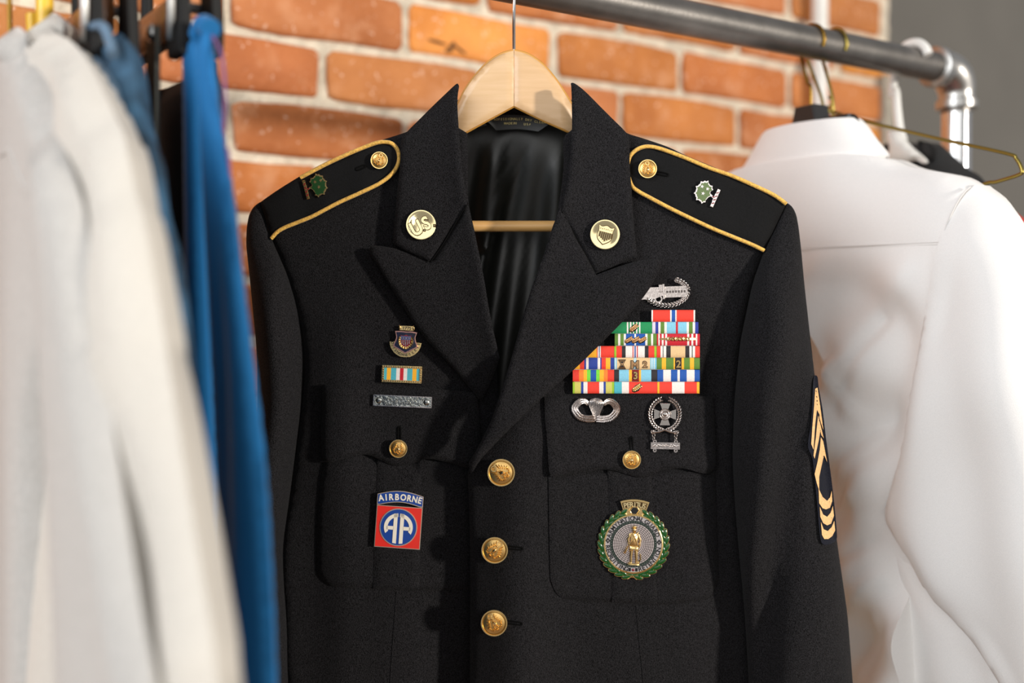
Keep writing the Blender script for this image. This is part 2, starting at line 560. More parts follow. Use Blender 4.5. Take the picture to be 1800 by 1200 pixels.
for row in range(-12, 13):
    z0 = HBASE + row * ROWH         # bed joint centre below this course
    if z0 < 0.62 or z0 > 2.02: far = True
    else: far = False
    off = 0.008 if row % 2 == 0 else -0.105
    k0 = math.ceil((S0 - off) / 0.2215)
    s = off + k0 * 0.2215
    while s < S1 - 0.02:
        e = min(s + 0.2215, S1 + 0.007)
        a, b = s + 0.0062 + random.uniform(-.0015, .002), e - 0.0062 + random.uniform(-.002, .002)
        w = b - a
        vis = s > -0.95 and not far
        mid = (a + b) / 2
        cc = random.choice([red1, red1, red2, red2, red3])
        if s > 0.60: cc = org
        elif random.random() < 0.16: cc = orgd
        if row == 1 and abs(s - (-0.105)) < 0.02: cc = (0.72, 0.30, 0.06)
        if vis and w > 0.02:
            ob = bpy.data.objects.new('brick', BM[cnt % 7]); COL.objects.link(ob)
            ob.parent = wall_back
            pos = wall_pt(mid, z0 + ROWH / 2 + random.uniform(-.0012, .0012), -0.0225 + random.uniform(-.0015, .002)) - Vector(wall_back.location)
            ob.location = pos
            flip = math.pi if random.random() < 0 else 0
            ob.rotation_euler = (0, random.uniform(-.006, .006), wall_ang + random.uniform(-.006, .006))
            ob.scale = (w / 0.207, 1, random.uniform(0.97, 1.03))
            v = random.uniform(0.9, 1.1)
            ob.color = (cc[0] * v, cc[1] * v * random.uniform(.94, 1.06), cc[2] * v * random.uniform(.85, 1.15), 1)
            cnt += 1
            if row == 1 and abs(s - (-0.105)) < 0.02:
                mb = MB()
                for (x, y, a_, b_, r_) in ((-.066, -.0125, .014, .0022, -.1), (-.046, -.016, .009, .0032, 1.0), (-.034, -.0175, .011, .0022, -.5), (-.05, -.021, .006, .003, .2)): mb.ell((x, y, 0), (a_, b_, .0007), r_, 0, 9, 4)
                bl_ = Vector(ob.location) + Vector(wall_back.location) + E3 * .0242
                o_ = mb.build('chip', lambda x, y, z: np.array(bl_) + np.asarray(x)[:, None] * np.array(D3) + np.asarray(y)[:, None] * np.array(ZV) + np.asarray(z)[:, None] * np.array(E3), mat('scorched_clay', (.13, .05, .012), .9), ob)
                o_.matrix_parent_inverse = (Matrix.Translation(ob.location) @ ob.rotation_euler.to_matrix().to_4x4() @ Matrix.Diagonal((*ob.scale, 1))).inverted() @ Matrix.Translation(ob.location); o_['label'] = 'dark chipped mark'
        elif w > 0.02:
            c, f = box_world(Vector((0, 0, 0)), D3, ZV, E3, a, b, z0 + .006, z0 + ROWH - .006, -.01, .008)
            oo = len(stuffV); stuffV += [tuple(Vector(q) + WALL0) for q in c]; stuffF += [tuple(i + oo for i in q) for q in f]
        s += 0.2215
ob = mesh_obj('brick_courses', stuffV, stuffF, M_brick, wall_back, smooth=False); ob['kind'] = 'stuff'; ob.color = (*red1, 1)

corner = wall_pt(S1, 0)
c, f = box_world(corner - E3 * 0.42, D3, ZV, -E3, -0.25, 6.0, 0, 2.6, 0.0, 0.1)
wall_right = mesh_obj('wall_right', c, f, M_grey, smooth=False, base=True); tag(wall_right, 'plain dark grey painted wall set back behind the end of the brick wall', kind='structure')
c, f = box_world(Vector((-2.2, -2.2, 0)), Vector((1, 0, 0)), Vector((0, 1, 0)), ZV, 0, 4.8, 0, 5.2, -0.05, 0)
floor = mesh_obj('floor', c, f, M_floor, smooth=False, base=True); tag(floor, 'brown boarded floor under the rack', kind='structure')
# paint-covered mortar quoin at the corner
M_quoin = mat('pale_render', (0.32, 0.29, 0.235), 0.9, noise=(40, 0.2, 4), bump=(80, .6, .003))
c, f = box_world(corner - D3 * 0.026, D3, ZV, E3, 0, 0.026, 0, CAMZ + 0.40, -0.02, 0.0105)
q = mesh_obj('trim_1', c, f, M_quoin, smooth=False, base=True); tag(q, 'pale grey rendered strip at the end of the brick wall', kind='structure')

# conduit on the wall
M_white_paint = mat('white_paint', (0.72, 0.72, 0.67), 0.45, noise=(30, .06, 3))
M_steel = mat('bright_steel', (0.8, 0.79, 0.76), 0.16, 1.0)
def conduit(s, r):
    t = thing('conduit', wall_pt(s, 0, 0.008 + r + .004), 'white painted conduit pipe running up the brick wall', 'pipe')
    p0 = wall_pt(s, 0.02, 0.008 + r + .004); p1 = wall_pt(s, 2.4, 0.008 + r + .004)
    tube('conduit_pipe', [p0, p0.lerp(p1, .5), p1], r, M_white_paint, t, 20)
    for z in (0.8, 1.9):
        pts = [wall_pt(s - .03, z, .0095), wall_pt(s - .018, z, .01)]
        for k in range(9):
            a = math.pi * (1 - k / 8)
            pts.append(wall_pt(s + (r + .0012) * math.cos(a), z, 0.012 + r + (r + .0012) * math.sin(a)))
        pts += [wall_pt(s + .018, z, .01), wall_pt(s + .03, z, .0095)]
        V, F = [], []
        for p in pts: V += [tuple(p + ZV * .008), tuple(p - ZV * .008)]
        F = [(2 * i, 2 * i + 1, 2 * i + 3, 2 * i + 2) for i in range(len(pts) - 1)]
        mesh_obj('pipe_strap', V, F, M_steel, t)
conduit(0.601, 0.0118)

# ================================================================ clothes rack of black iron pipe
M_iron = mat('black_iron', (0.20, 0.187, 0.172), 0.38, 0.9, noise=(35, 0.18, 6), bump=(220, 0.12, 0.001))
M_galv = mat('galvanised', (0.46, 0.45, 0.43), 0.33, 1.0, noise=(30, 0.15, 4), bump=(90, 0.15, 0.001))
M_chrome = mat('polished_pipe', (0.68, 0.68, 0.68), 0.12, 1.0)
def rail(s): return RAIL0 + D3 * s
SR, SL = 0.592, -0.80
rack = thing('clothes_rack', (rail((SR + SL) / 2).x, rail((SR + SL) / 2).y, 0), 'clothes rack of dark iron pipe with elbow fittings, in front of the brick wall', 'rack')
o = tube('rail', [rail(SL + .02), rail(0), rail(SR - .024)], RAIL_R, M_iron, rack, 32); o['label'] = 'dark grey brushed horizontal pipe'
for s, sg in ((SR, 1), (SL, -1)):
    c = rail(s)
    # elbow: quarter bend with rolled collars
    R = 0.026
    path, rad = [], []
    a0 = c - D3 * sg * (R + .016)
    for t, r in ((0, .0205), (.001, .0222), (.0085, .0222), (.0098, .0198)): path.append(a0 + D3 * sg * t); rad.append(r)
    for k in range(9):
        a = math.pi / 2 * k / 8
        path.append(c - D3 * sg * R * (1 - math.sin(a)) * 1 + ZV * (-R * (1 - math.cos(a)))); rad.append(.0193 + .0022 * math.sin(2 * a))
    for t, r in ((.0062, .0198), (.0075, .0226), (.0155, .0226), (.0162, .0205)): path.append(c - ZV * (R + t)); rad.append(r)
    tube('elbow_fitting', path, rad, M_galv, rack, 28)
    o = tube('post', [Vector((c.x, c.y, .012)), Vector((c.x, c.y, .8)), c - ZV * (R + .01)], .0162, M_chrome if sg > 0 else M_iron, rack, 28)
    if sg > 0: o['label'] = 'polished steel upright pipe'
    tube('thread_ring', [c - ZV * (R + .0155), c - ZV * (R + .021)], .0167, M_iron, rack, 28)
    mb = MB(); mb.lathe([(.0, .012), (.0, .034), (.022, .034), (.024, .013), (.05, .011), (.052, .0), (.0, .0)], c.x, c.y, 32)
    mb.build('floor_flange', world_map, M_galv, rack)

# ================================================================ the dress jacket on its wooden hanger
def mat_fabric(name, c, rough=0.85, sheen=0.25, weave=900, amt=0.35, bump=0.25, tint=(1, 1, 1), big=0.0):
    m = bpy.data.materials.new(name); m.use_nodes = True
    nt = m.node_tree; b = nt.nodes['Principled BSDF']
    b.inputs['Roughness'].default_value = rough
    b.inputs['Sheen Weight'].default_value = sheen; b.inputs['Sheen Roughness'].default_value = 0.35
    b.inputs['Sheen Tint'].default_value = (*tint, 1)
    b.inputs['Specular IOR Level'].default_value = 0.15
    tc = nt.nodes.new('ShaderNodeTexCoord')
    mp = nt.nodes.new('ShaderNodeMapping'); mp.inputs['Scale'].default_value = (1.6, 1.6, 1)
    nt.links.new(tc.outputs['Object'], mp.inputs[0])
    n = nt.nodes.new('ShaderNodeTexNoise'); n.inputs['Scale'].default_value = weave; n.inputs['Detail'].default_value = 2
    nt.links.new(mp.outputs[0], n.inputs['Vector'])
    mr = nt.nodes.new('ShaderNodeMapRange'); mr.inputs[1].default_value = .3; mr.inputs[2].default_value = .7
    mr.inputs[3].default_value = 1 - amt; mr.inputs[4].default_value = 1 + amt
    nt.links.new(n.outputs['Fac'], mr.inputs[0])
    mx = nt.nodes.new('ShaderNodeMix'); mx.data_type = 'RGBA'; mx.blend_type = 'MULTIPLY'; mx.inputs[0].default_value = 1
    mx.inputs[6].default_value = (*c, 1); nt.links.new(mr.outputs[0], mx.inputs[7])
    nt.links.new(mx.outputs[2], b.inputs['Base Color'])
    bp = nt.nodes.new('ShaderNodeBump'); bp.inputs['Strength'].default_value = bump; bp.inputs['Distance'].default_value = 0.0008
    nt.links.new(n.outputs['Fac'], bp.inputs['Height']); nt.links.new(bp.outputs[0], b.inputs['Normal'])
    return m

M_wool = mat_fabric('navy_black_wool', (0.0120, 0.0115, 0.0127), 0.9, 0.03, 1000, 1.0, 1.0)
M_strap = mat_fabric('black_strap_cloth', (0.006, 0.006, 0.0064), 0.8, 0.04, 900, 0.3, 0.3)
M_satin = mat('black_satin', (0.012, 0.0125, 0.010), 0.36, spec=0.55, bump=(500, .1, .0004))
M_label = mat('black_label_cloth', (0.008, 0.0085, 0.0075), 0.5)
M_gold_braid = mat('gold_braid', (0.76, 0.44, 0.085), 0.6, sheen=.3, noise=(700, .3, 2), bump=(900, .6, .0008))
M_gold = mat('gold_metal', (0.95, 0.67, 0.29), 0.22, 1.0, bump=(400, .08, .0004))
M_gold_dark = mat('gold_recess', (0.30, 0.16, 0.035), 0.42, 1.0)
M_gold_field = mat('gold_field', (0.78, 0.50, 0.18), 0.32, 1.0)
M_gold_pol = mat('polished_gold', (0.82, 0.68, 0.38), 0.12, 1.0)
M_gold_dull = mat('darkened_gold', (0.10, 0.06, 0.02), 0.5, .6)
M_silver = mat('oxidised_silver', (0.58, 0.52, 0.49), 0.24, 1.0, noise=(700, .2, 2), bump=(700, .2, .0005))
M_silver_dark = mat('silver_recess', (0.12, 0.105, 0.1), 0.5, 0.8)
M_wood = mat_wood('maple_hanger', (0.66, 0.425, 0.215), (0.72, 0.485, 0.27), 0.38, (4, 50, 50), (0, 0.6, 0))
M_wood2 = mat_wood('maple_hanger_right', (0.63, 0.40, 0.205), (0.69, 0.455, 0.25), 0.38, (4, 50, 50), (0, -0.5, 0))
M_woodbar = mat_wood('maple_bar', (0.78, 0.42, 0.13), (0.84, 0.5, 0.19), 0.32, (3, 60, 60))
M_woodedge = mat('maple_edge', (0.58, 0.29, 0.06), 0.45)
M_thread = mat('black_thread', (0.003, 0.003, 0.003), 0.9, spec=.1)

C_J = J(903, 1700, 0)
jacket = thing('dress_jacket', C_J, 'black dress uniform jacket with gold buttons and piped shoulder straps on a wooden hanger', 'jacket')
hanger = thing('wooden_hanger', J(903, 235, 0), 'pale wooden suit hanger with trouser bar inside the black jacket', 'hanger')

def fold(x, y):
    return (1.6 * np.sin(x / 46 + y / 170) + 1.1 * np.sin(x / 31 - y / 120 + 1.3) + 0.7 * np.sin(y / 83 + x / 140))
def body0(x, y):
    x = np.asarray(x, float); y = np.asarray(y, float)
    u = (x - 905) / 470
    base = 34 * (1 - .95 * u * u)
    r = 13 + (base - 13) * sm(y, 235, 620)
    # shoulders roll back at the very top, the chest stays clear of the hanger
    return r
def r_right(x, y):
    return body0(x, y) + 15 * np.exp(-((x - 915) / 62) ** 2) * sm(y, 600, 790) + 6 * np.exp(-((x - 850) / 110) ** 2) * sm(y, 560, 760) + fold(x, y) * sm(y, 380, 700) * .8 - 7 * np.exp(-((x - 1275) / 45) ** 2) * sm(y, 480, 700)
def r_left(x, y):
    return body0(x, y) - 17 * np.exp(-((x - 850) / 150) ** 2) * sm(y, 500, 760) + fold(x + 200, y) * sm(y, 380, 700) + 5 * np.exp(-((x - 600) / 40) ** 2) * sm(y, 500, 640)
def edge(d, h, w): return -h * np.exp(-d / w)

# ---- fronts
right_front = [(990, 250), (1000, 232), (1050, 205), (1098, 232), (1130, 243), (1174, 258), (1210, 275), (1290, 308), (1345, 333), (1382, 358), (1382, 358), (1366, 395), (1345, 440), (1322, 500),
               (1306, 570), (1296, 650), (1291, 800), (1302, 950), (1318, 1100), (1326, 1260), (1334, 1460), (1334, 1460), (824, 1460), (824, 1460),
               (826, 1200), (826, 950), (822, 830), (822, 830), (836, 795), (850, 765), (885, 690), (920, 560), (955, 460), (978, 380), (990, 300)]
left_front = [(822, 250), (815, 230), (765, 212), (717, 231), (690, 240), (646, 254), (600, 272), (560, 291), (520, 314), (485, 336), (458, 355), (458, 355), (478, 420), (500, 470),
              (527, 560), (535, 640), (530, 720), (512, 860), (497, 960), (500, 1100), (505, 1260), (508, 1460), (508, 1460), (900, 1460), (900, 1460), (885, 1200), (880, 900), (876, 700),
              (866, 590), (850, 490), (834, 405), (823, 350)]
shell('front_right', spl(right_front, 4), 9, J, lambda x, y, d: r_right(x, y) + edge(d, 3, 5), lambda x, y, d: r_right(x, y) - 3.4, M_wool, jacket)
shell('front_left', spl(left_front, 4), 9, J, lambda x, y, d: r_left(x, y) + edge(d, 3, 5), lambda x, y, d: r_left(x, y) - 3.4, M_wool, jacket)
# ---- back with satin lining facing us
def r_lin(x, y):
    w = 3.2 * np.sin(x / 15 + .01 * (y - 250) * np.sin(x / 60)) + 2.2 * np.sin(x / 9.5 + y / 70) + 3.5 * np.exp(-((x - 905 + (y - 280) * .32) / 7) ** 2)
    return -30 + w * sm(y, 225, 300) - 14 * sm(y, 230, 430)
back_o = [(806, 175), (850, 166), (905, 164), (960, 166), (1003, 175), (1040, 205), (1098, 236), (1174, 263), (1290, 313), (1380, 364), (1380, 364), (1330, 600), (1320, 900), (1330, 1440), (1330, 1440),
          (512, 1440), (512, 1440), (505, 900), (500, 600), (462, 362), (462, 362), (560, 296), (646, 259), (720, 236), (770, 205)]
shell('lining', spl(back_o, 4), 11, J, lambda x, y, d: np.minimum(r_lin(x, y), 2), lambda x, y, d: r_lin(x, y) - 3, M_satin, jacket)
shell('back', spl(back_o, 4), 16, J, lambda x, y, d: r_lin(x, y) - 5, lambda x, y, d: r_lin(x, y) - 9 + edge(d, -3, 20), M_wool, jacket)
# ---- back neck band with the label
shell('collar_stand', spl([(803, 185), (850, 173), (905, 171), (960, 173), (1006, 185), (1006, 240), (1006, 240), (985, 226), (905, 214), (830, 226), (805, 240), (805, 240)], 4), 6, J,
      lambda x, y, d: -19 + ((x - 905) / 100) ** 2 * 14, lambda x, y, d: -22 + ((x - 905) / 100) ** 2 * 14, M_wool, jacket)
lab = shell('care_label', spl([(852, 206), (880, 202), (910, 202), (935, 205), (970, 211), (970, 211), (962, 220), (946, 231), (946, 231), (925, 228), (905, 227), (872, 229), (872, 229), (864, 220)], 4), 5, J,
            lambda x, y, d: -15.5 + ((x - 905) / 100) ** 2 * 12, lambda x, y, d: -16.5 + ((x - 905) / 100) ** 2 * 12, M_label, jacket)
lab['label'] = 'black neck label with yellow lettering'
M_labtxt = mat('label_yellow', (0.85, 0.72, 0.28), 0.6)
mb = MB()
words = 'PROFESSIONALLY DRY CLEAN'
for i, ch in enumerate(words):
    if ch == ' ': continue
    x = 865.5 + (957 - 865.5) * i / (len(words) - 1)
    y = 210.0 + 5.5 * sm(x, 912, 958) - 1.2 * np.sin((x - 865) / 92 * math.pi)
    mb.text(ch, 5.6, x, -float(y), -15.0 + ((x - 905) / 100) ** 2 * 12, -14.8 + ((x - 905) / 100) ** 2 * 12, -.05 if x < 915 else -.16, 0, .012)
mb.text('MADE IN', 5.6, 897, -216.6, -15.2, -14.8, .01, 0, .012); mb.text('U S A', 5.4, 927, -218.2, -15, -14.6, -.04, 0, .012)
mb.build('label_lettering', lambda x, y, z: J(x, -y, z), M_labtxt, lab, smooth=False)

# ---- lapels and collar: layered shells that stand off the fronts
roll_l = spl([(804, 150), (806, 235), (811, 290), (820, 358), (832, 400), (849, 480), (862, 556), (876, 625)], 5, False)
roll_r = spl([(1006, 150), (1006, 235), (1001, 303), (988, 358), (972, 395), (955, 450), (935, 505), (918, 560), (900, 625), (880, 690), (862, 742), (836, 797)], 5, False)
def lapel_r(basef, roll, off, lift):
    def f(x, y, d):
        dr = seg_dist(x, y, roll, False)
        return basef(x, y) + off + lift * np.exp(-(dr / 26) ** 1.3) + edge(d, 2.2, 3.0) + .8 * np.sin(x / 37 + y / 51)
    return f
def lapel_b(basef, roll, off, lift):
    tf = lapel_r(basef, roll, off, lift)
    def f(x, y, d):
        dr = seg_dist(x, y, roll, False)
        return tf(x, y, d + 50) - 3.0 - 16 * np.exp(-dr / 4.0)
    return f
def bl(x, y): return body0(x, y)
col_l = [(807, 152), (807, 152), (804.5, 147), (799, 150), (784, 164), (761, 186), (739, 208), (716, 231), (705, 246), (703, 290), (699, 330), (694, 385), (691, 426), (691, 426), (706, 437), (732, 449), (756, 460), (756, 460), (775, 431), (800, 391), (821, 358), (821, 358), (812, 290), (807, 235), (804, 180)]
lap_l = [(822, 352), (822, 352), (832, 398), (849, 480), (862, 556), (877, 624), (877, 632), (864, 668), (846, 706), (846, 706), (820, 675), (795, 645), (762, 611), (735, 578), (705, 534), (672, 480), (651, 446), (650, 436), (656, 432), (675, 433), (702, 439), (730, 449), (757, 461), (757, 461), (778, 430), (800, 394)]
col_r = [(1004, 151), (1004, 151), (1004, 146), (1011, 147), (1029, 161), (1054, 186), (1076, 208), (1098, 230), (1106, 244), (1107, 290), (1110, 330), (1114, 390), (1120, 451), (1120, 451), (1100, 459), (1070, 472), (1047, 481), (1047, 481), (1030, 447), (1008, 408), (986, 370), (986, 370), (998, 315), (1005, 240), (1005, 180)]
lap_r = [(988, 360), (988, 360), (972, 397), (955, 450), (935, 505), (918, 560), (900, 625), (880, 690), (862, 742), (846, 776), (824, 812), (824, 812), (828, 832), (846, 806), (880, 770), (918, 732), (955, 697), (1006, 652), (1056, 604), (1102, 557), (1137, 514), (1157, 480), (1163, 464), (1158, 456), (1146, 455), (1115, 460), (1080, 471), (1048, 483), (1048, 483), (1030, 449), (1008, 410)]
def make_lapel(name, ol, basef, roll, off, lift):
    return shell(name, spl(ol, 4), 6.5, J, lapel_r(basef, roll, off, lift), lapel_b(basef, roll, off, lift), M_wool, jacket, sharp=75)
make_lapel('lapel', lap_l, r_left, roll_l, 10, 7)
make_lapel('collar', col_l, bl, roll_l, 12.5, 9)
make_lapel('lapel', lap_r, r_right, roll_r, 15, 6)
make_lapel('collar', col_r, bl, roll_r, 12.5, 9)
# stitched gorge seams
for nm, pts, bf, rl in (('gorge_seam', [(757, 460), (778, 430), (800, 393), (820, 360)], bl, roll_l), ('gorge_seam', [(1047, 481), (1030, 449), (1008, 409), (988, 372)], bl, roll_r)):
    ps = np.array(spl(pts, 8, False)); rr = lapel_r(bf, rl, 12.5, 9)(ps[:, 0], ps[:, 1], np.full(len(ps), 9.)) - 1.3
    tube(nm, list(J(ps[:, 0], ps[:, 1], rr)), .0006, M_thread, jacket, 5)

# ---- sleeves
def sleeve(name, rows, depth, ridge):
    rings = []
    yy = [r[0] for r in rows]
    ys = yy[0] + (yy[-1] - yy[0]) * np.linspace(0, 1, 90) ** 1.9
    xl = np.interp(ys, yy, [r[1] for r in rows]); xr = np.interp(ys, yy, [r[2] for r in rows])
    k = np.ones(3) / 3
    def smf(a): 
        p = np.pad(a, 1, 'edge'); return np.convolve(p, k, 'valid')
    xl, xr = smf(xl), smf(xr)
    dp = np.interp(ys, [r[0] for r in depth], [r[1] for r in depth]); rc = np.interp(ys, [r[0] for r in depth], [r[2] for r in depth])
    rd = np.interp(ys, [r[0] for r in ridge], [r[1] for r in ridge])
    N = 44
    for i, y in enumerate(ys):
        ring = []
        for q in range(N):
            a = 2 * math.pi * q / N
            c, s = math.cos(a), math.sin(a)
            u = math.copysign(abs(c) ** .8, c); w = math.copysign(abs(s) ** .75, s)
            x = (xl[i] + xr[i]) / 2 + u * (xr[i] - xl[i]) / 2
            r = rc[i] + dp[i] * w
            if s > 0:
                k2 = (x - rd[i]) / 26
                r += (8 * math.exp(-k2 * k2) - 9 * math.exp(-((x - rd[i] - 46) / 24) ** 2)) * sm(y, 420, 620) + 1.3 * math.sin(y / 47 + x / 30)
                r += -2.5 * math.sin(y / 95 + x / 60) * sm(y, 700, 900)
            ring.append(tuple(J(x, y, r)))
        rings.append(ring)
    return loft(name, rings, M_wool, jacket, sharp=80)
rows_r = [(357, 1381, 1384), (360, 1379, 1389), (366, 1375.5, 1394.5), (378, 1370, 1400), (400, 1361, 1404), (440, 1343, 1408.5), (500, 1322, 1414), (600, 1301, 1425), (700, 1291, 1437), (800, 1287, 1452), (880, 1291, 1463), (950, 1297, 1471), (1080, 1309, 1490), (1200, 1316, 1499), (1330, 1322, 1508), (1450, 1326, 1514)]
sleeve_r = sleeve('sleeve', rows_r, [(357, 3, 6), (375, 8, 4), (400, 13, 2), (500, 30, 4), (700, 42, 2), (1450, 42, 2)], [(356, 1378), (480, 1372), (600, 1374), (700, 1356), (850, 1338), (1000, 1316), (1100, 1302), (1450, 1300)])
rows_l = [(355, 457.5, 459.5), (359, 451, 463), (365, 444.5, 465), (378, 437.5, 468), (400, 433.5, 471), (430, 432.5, 482), (480, 438, 504), (540, 444, 524), (600, 450, 535), (640, 452, 536), (720, 452, 531), (870, 440, 511), (960, 430, 498), (1020, 427, 500), (1100, 424, 507), (1200, 420, 510), (1330, 416, 511), (1450, 414, 511)]
sleeve_l = sleeve('sleeve', rows_l, [(355, 3, 6), (375, 8, 4), (400, 13, 2), (500, 28, 2), (700, 38, 0), (1450, 38, 0)], [(352, 450), (500, 470), (700, 485), (1000, 450), (1450, 450)])

# ---- sleeve surface heights for the rank patch (ray onto the ring profile)
def r_sleeve_r(x, y):
    yy = [r[0] for r in rows_r]
    xl = np.interp(y, yy, [r[1] for r in rows_r]); xr = np.interp(y, yy, [r[2] for r in rows_r])
    u = np.clip((x - (xl + xr) / 2) / ((xr - xl) / 2), -.999, .999)
    c = np.abs(u) ** (1 / .8); w = (1 - c * c) ** .5
    rd = np.interp(y, [356, 480, 600, 700, 850, 1000, 1100, 1450], [1378, 1372, 1374, 1356, 1338, 1316, 1302, 1300])
    return 2 + 42 * w ** .75 + 8 * np.exp(-((x - rd) / 26) ** 2) - 9 * np.exp(-((x - rd - 46) / 24) ** 2) + 1.3 * np.sin(y / 47 + x / 30) - 2.5 * np.sin(y / 95 + x / 60) * sm(y, 700, 900)

# ---- shoulder straps with gold piping
strap_l_low = [(477, 419), (487, 408), (500, 400), (522, 391), (550, 379.5), (593, 357), (637, 337), (669, 321), (691, 303), (701, 283), (699, 264), (689, 252.5), (676, 249.5), (662, 251)]
strap_l_top = [(646, 256.5), (615, 269), (572, 289), (528, 312), (485, 338), (458, 357)]
strap_r_top = [(1382, 358), (1361, 343), (1330, 328), (1288, 309.5), (1247, 295), (1205, 277.5), (1163, 262), (1142, 257.5), (1128, 259), (1115, 266), (1106, 278), (1103, 300)]
strap_r_low = [(1110, 325), (1122, 336), (1142, 347), (1184, 369), (1247, 399), (1288, 416), (1320, 429), (1343, 440)]
def r_strap(x, y): return body0(x, y) + 4.2
def strap(ol, dy):
    return shell('shoulder_strap', spl(ol, 4), 7, J, lambda x, y, d: r_strap(x, y) + 1.2 * np.sin(x / 11) * np.exp(-d / 30) * .5 + edge(d, 1.5, 3), lambda x, y, d: r_strap(x, y) - 5, M_strap, jacket)
sl = strap([(458, 357)] + [(458, 357)] + [(478, 420)] * 2 + strap_l_low[1:] + strap_l_top[:-1], 0)
sr = strap([(1382, 358)] * 2 + strap_r_top[1:] + strap_r_low + [(1343, 440)], 0)
def piping(pts, name, parent, rad=.00165, dr=.6):
    ps = np.array(spl(pts, 8, False))
    return tube(name, list(J(ps[:, 0], ps[:, 1], r_strap(ps[:, 0], ps[:, 1]) + dr)), rad, M_gold_braid, parent, 8)
a = piping(strap_l_low + strap_l_top[:4], 'piping', sl); a['label'] = 'gold braid edging'
a = piping(strap_r_top + strap_r_low, 'piping', sr); a['label'] = 'gold braid edging'

# ---- breast pockets
def off(f, k): return lambda x, y, d: f(x, y) + k + edge(d, 1.8, 4)
def offb(f, k): return lambda x, y, d: f(x, y) + k
pk_l = [(570, 812), (570, 812), (563, 850), (558, 920), (557, 985), (560, 1010), (575, 1026), (600, 1032), (660, 1035), (737, 1038), (800, 1036), (845, 1033), (845, 1033), (846, 810), (846, 810)]
pk_r = [(964, 832), (964, 832), (965, 900), (967, 1000), (970, 1025), (983, 1047), (1010, 1054), (1075, 1058), (1155, 1062), (1225, 1056), (1250, 1045), (1261, 1020), (1262, 1000), (1259, 900), (1256, 828), (1256, 828)]
fl_l = [(566, 676), (566, 676), (640, 674), (700, 677), (840, 690), (840, 690), (846, 800), (840, 815), (820, 822), (790, 813), (753, 806), (733, 812), (709, 818), (688, 817), (668, 808), (645, 799), (616, 803), (595, 809), (583, 812), (572, 810), (566, 800), (564, 760), (566, 720)]
fl_r = [(957, 698), (957, 698), (1030, 693), (1100, 691), (1180, 692), (1253, 697), (1253, 697), (1256, 740), (1258, 800), (1256, 820), (1245, 832), (1228, 830), (1200, 823), (1165, 826), (1145, 834), (1127, 839), (1110, 836), (1085, 828), (1060, 825), (1030, 828), (1000, 834), (975, 838), (966, 831), (962, 780), (958, 730)]
pl_l = [(664, 806), (664, 806), (660, 880), (657, 960), (656, 1034), (656, 1034), (737, 1038), (737, 1038), (738, 960), (740, 880), (741, 806), (741, 806)]
pl_r = [(1068, 822), (1068, 822), (1071, 900), (1074, 980), (1076, 1058), (1076, 1058), (1156, 1062), (1156, 1062), (1152, 980), (1148, 900), (1144, 822), (1144, 822)]
for pk, pl, flp, f in ((pk_l, pl_l, fl_l, r_left), (pk_r, pl_r, fl_r, r_right)):
    p = shell('pocket', spl(pk, 4), 9, J, off(f, 3.0), offb(f, -1), M_wool, jacket)
    shell('pleat', spl(pl, 4), 8, J, off(f, 5.0), offb(f, 2.4), M_wool, p)
    shell('pocket_flap', spl(flp, 4), 8, J, lambda x, y, d, f=f: f(x, y) + 6.2 + edge(d, 2.5, 4) + 3 * sm(y, 760, 835), lambda x, y, d, f=f: f(x, y) + 3.2 + 2.5 * sm(y, 760, 835), M_wool, jacket)
# darts, seams and buttonholes
for pts, f in (([(697, 1040), (692, 1110), (686, 1200), (680, 1300)], r_left), ([(1118, 1064), (1124, 1130), (1131, 1200), (1140, 1300)], r_right)):
    ps = np.array(spl(pts, 6, False)); tube('dart_seam', list(J(ps[:, 0], ps[:, 1], f(ps[:, 0], ps[:, 1]) + .1)), .0005, M_wool, jacket, 5)
for pts, f, k in (([(893, 962), (916, 964)], r_right, .5), ([(890, 1093), (915, 1096)], r_right, .5), ([(1109, 770), (1110, 795)], r_right, 6.8), ([(702, 752), (702, 775)], r_left, 6.8),
                  ([(640, 292), (628, 297)], body0, 4.6), ([(1153, 303), (1172, 307)], body0, 4.6)):
    a, b = np.array(pts[0], float), np.array(pts[1], float)
    t = (b - a) / np.linalg.norm(b - a); nn = np.array([-t[1], t[0]]) * 2.2
    loop = [a + nn, b + nn, b + t * 2, b - nn, a - nn, a - t * 2, a + nn]
    ps = np.array(spl([tuple(q) for q in loop], 4, False))
    tube('buttonhole', list(J(ps[:, 0], ps[:, 1], f(ps[:, 0], ps[:, 1]) + k)), .0007, M_thread, jacket, 5)

# ---- rank patch on the right-hand sleeve
M_patch = mat_fabric('patch_navy', (0.008, 0.009, 0.016), 0.8, .05, 800, .3, .5)
M_patch_gold = mat('patch_gold', (0.80, 0.47, 0.19), 0.62, sheen=.3, noise=(500, .15, 2), bump=(900, .5, .0006))
patch_o = [(1431, 661), (1437, 662), (1439, 680), (1446, 720), (1452, 770), (1460, 830), (1466, 880), (1471, 935), (1470, 948), (1462, 955), (1449, 957), (1443, 950), (1440, 930), (1436, 880), (1431, 830), (1428, 805), (1421, 788), (1421, 772), (1425, 750), (1428, 710), (1429, 680)]
def r_p(k): return lambda x, y, d: r_sleeve_r(np.minimum(x, np.interp(y, [661, 760, 850, 960], [1431.5, 1442, 1454.5, 1469])), y) + k
patch = shell('rank_patch', spl(patch_o, 3), 4, J, r_p(3.0), r_p(.4), M_patch, sleeve_r); patch['label'] = 'navy sleeve patch with gold chevrons and arcs'
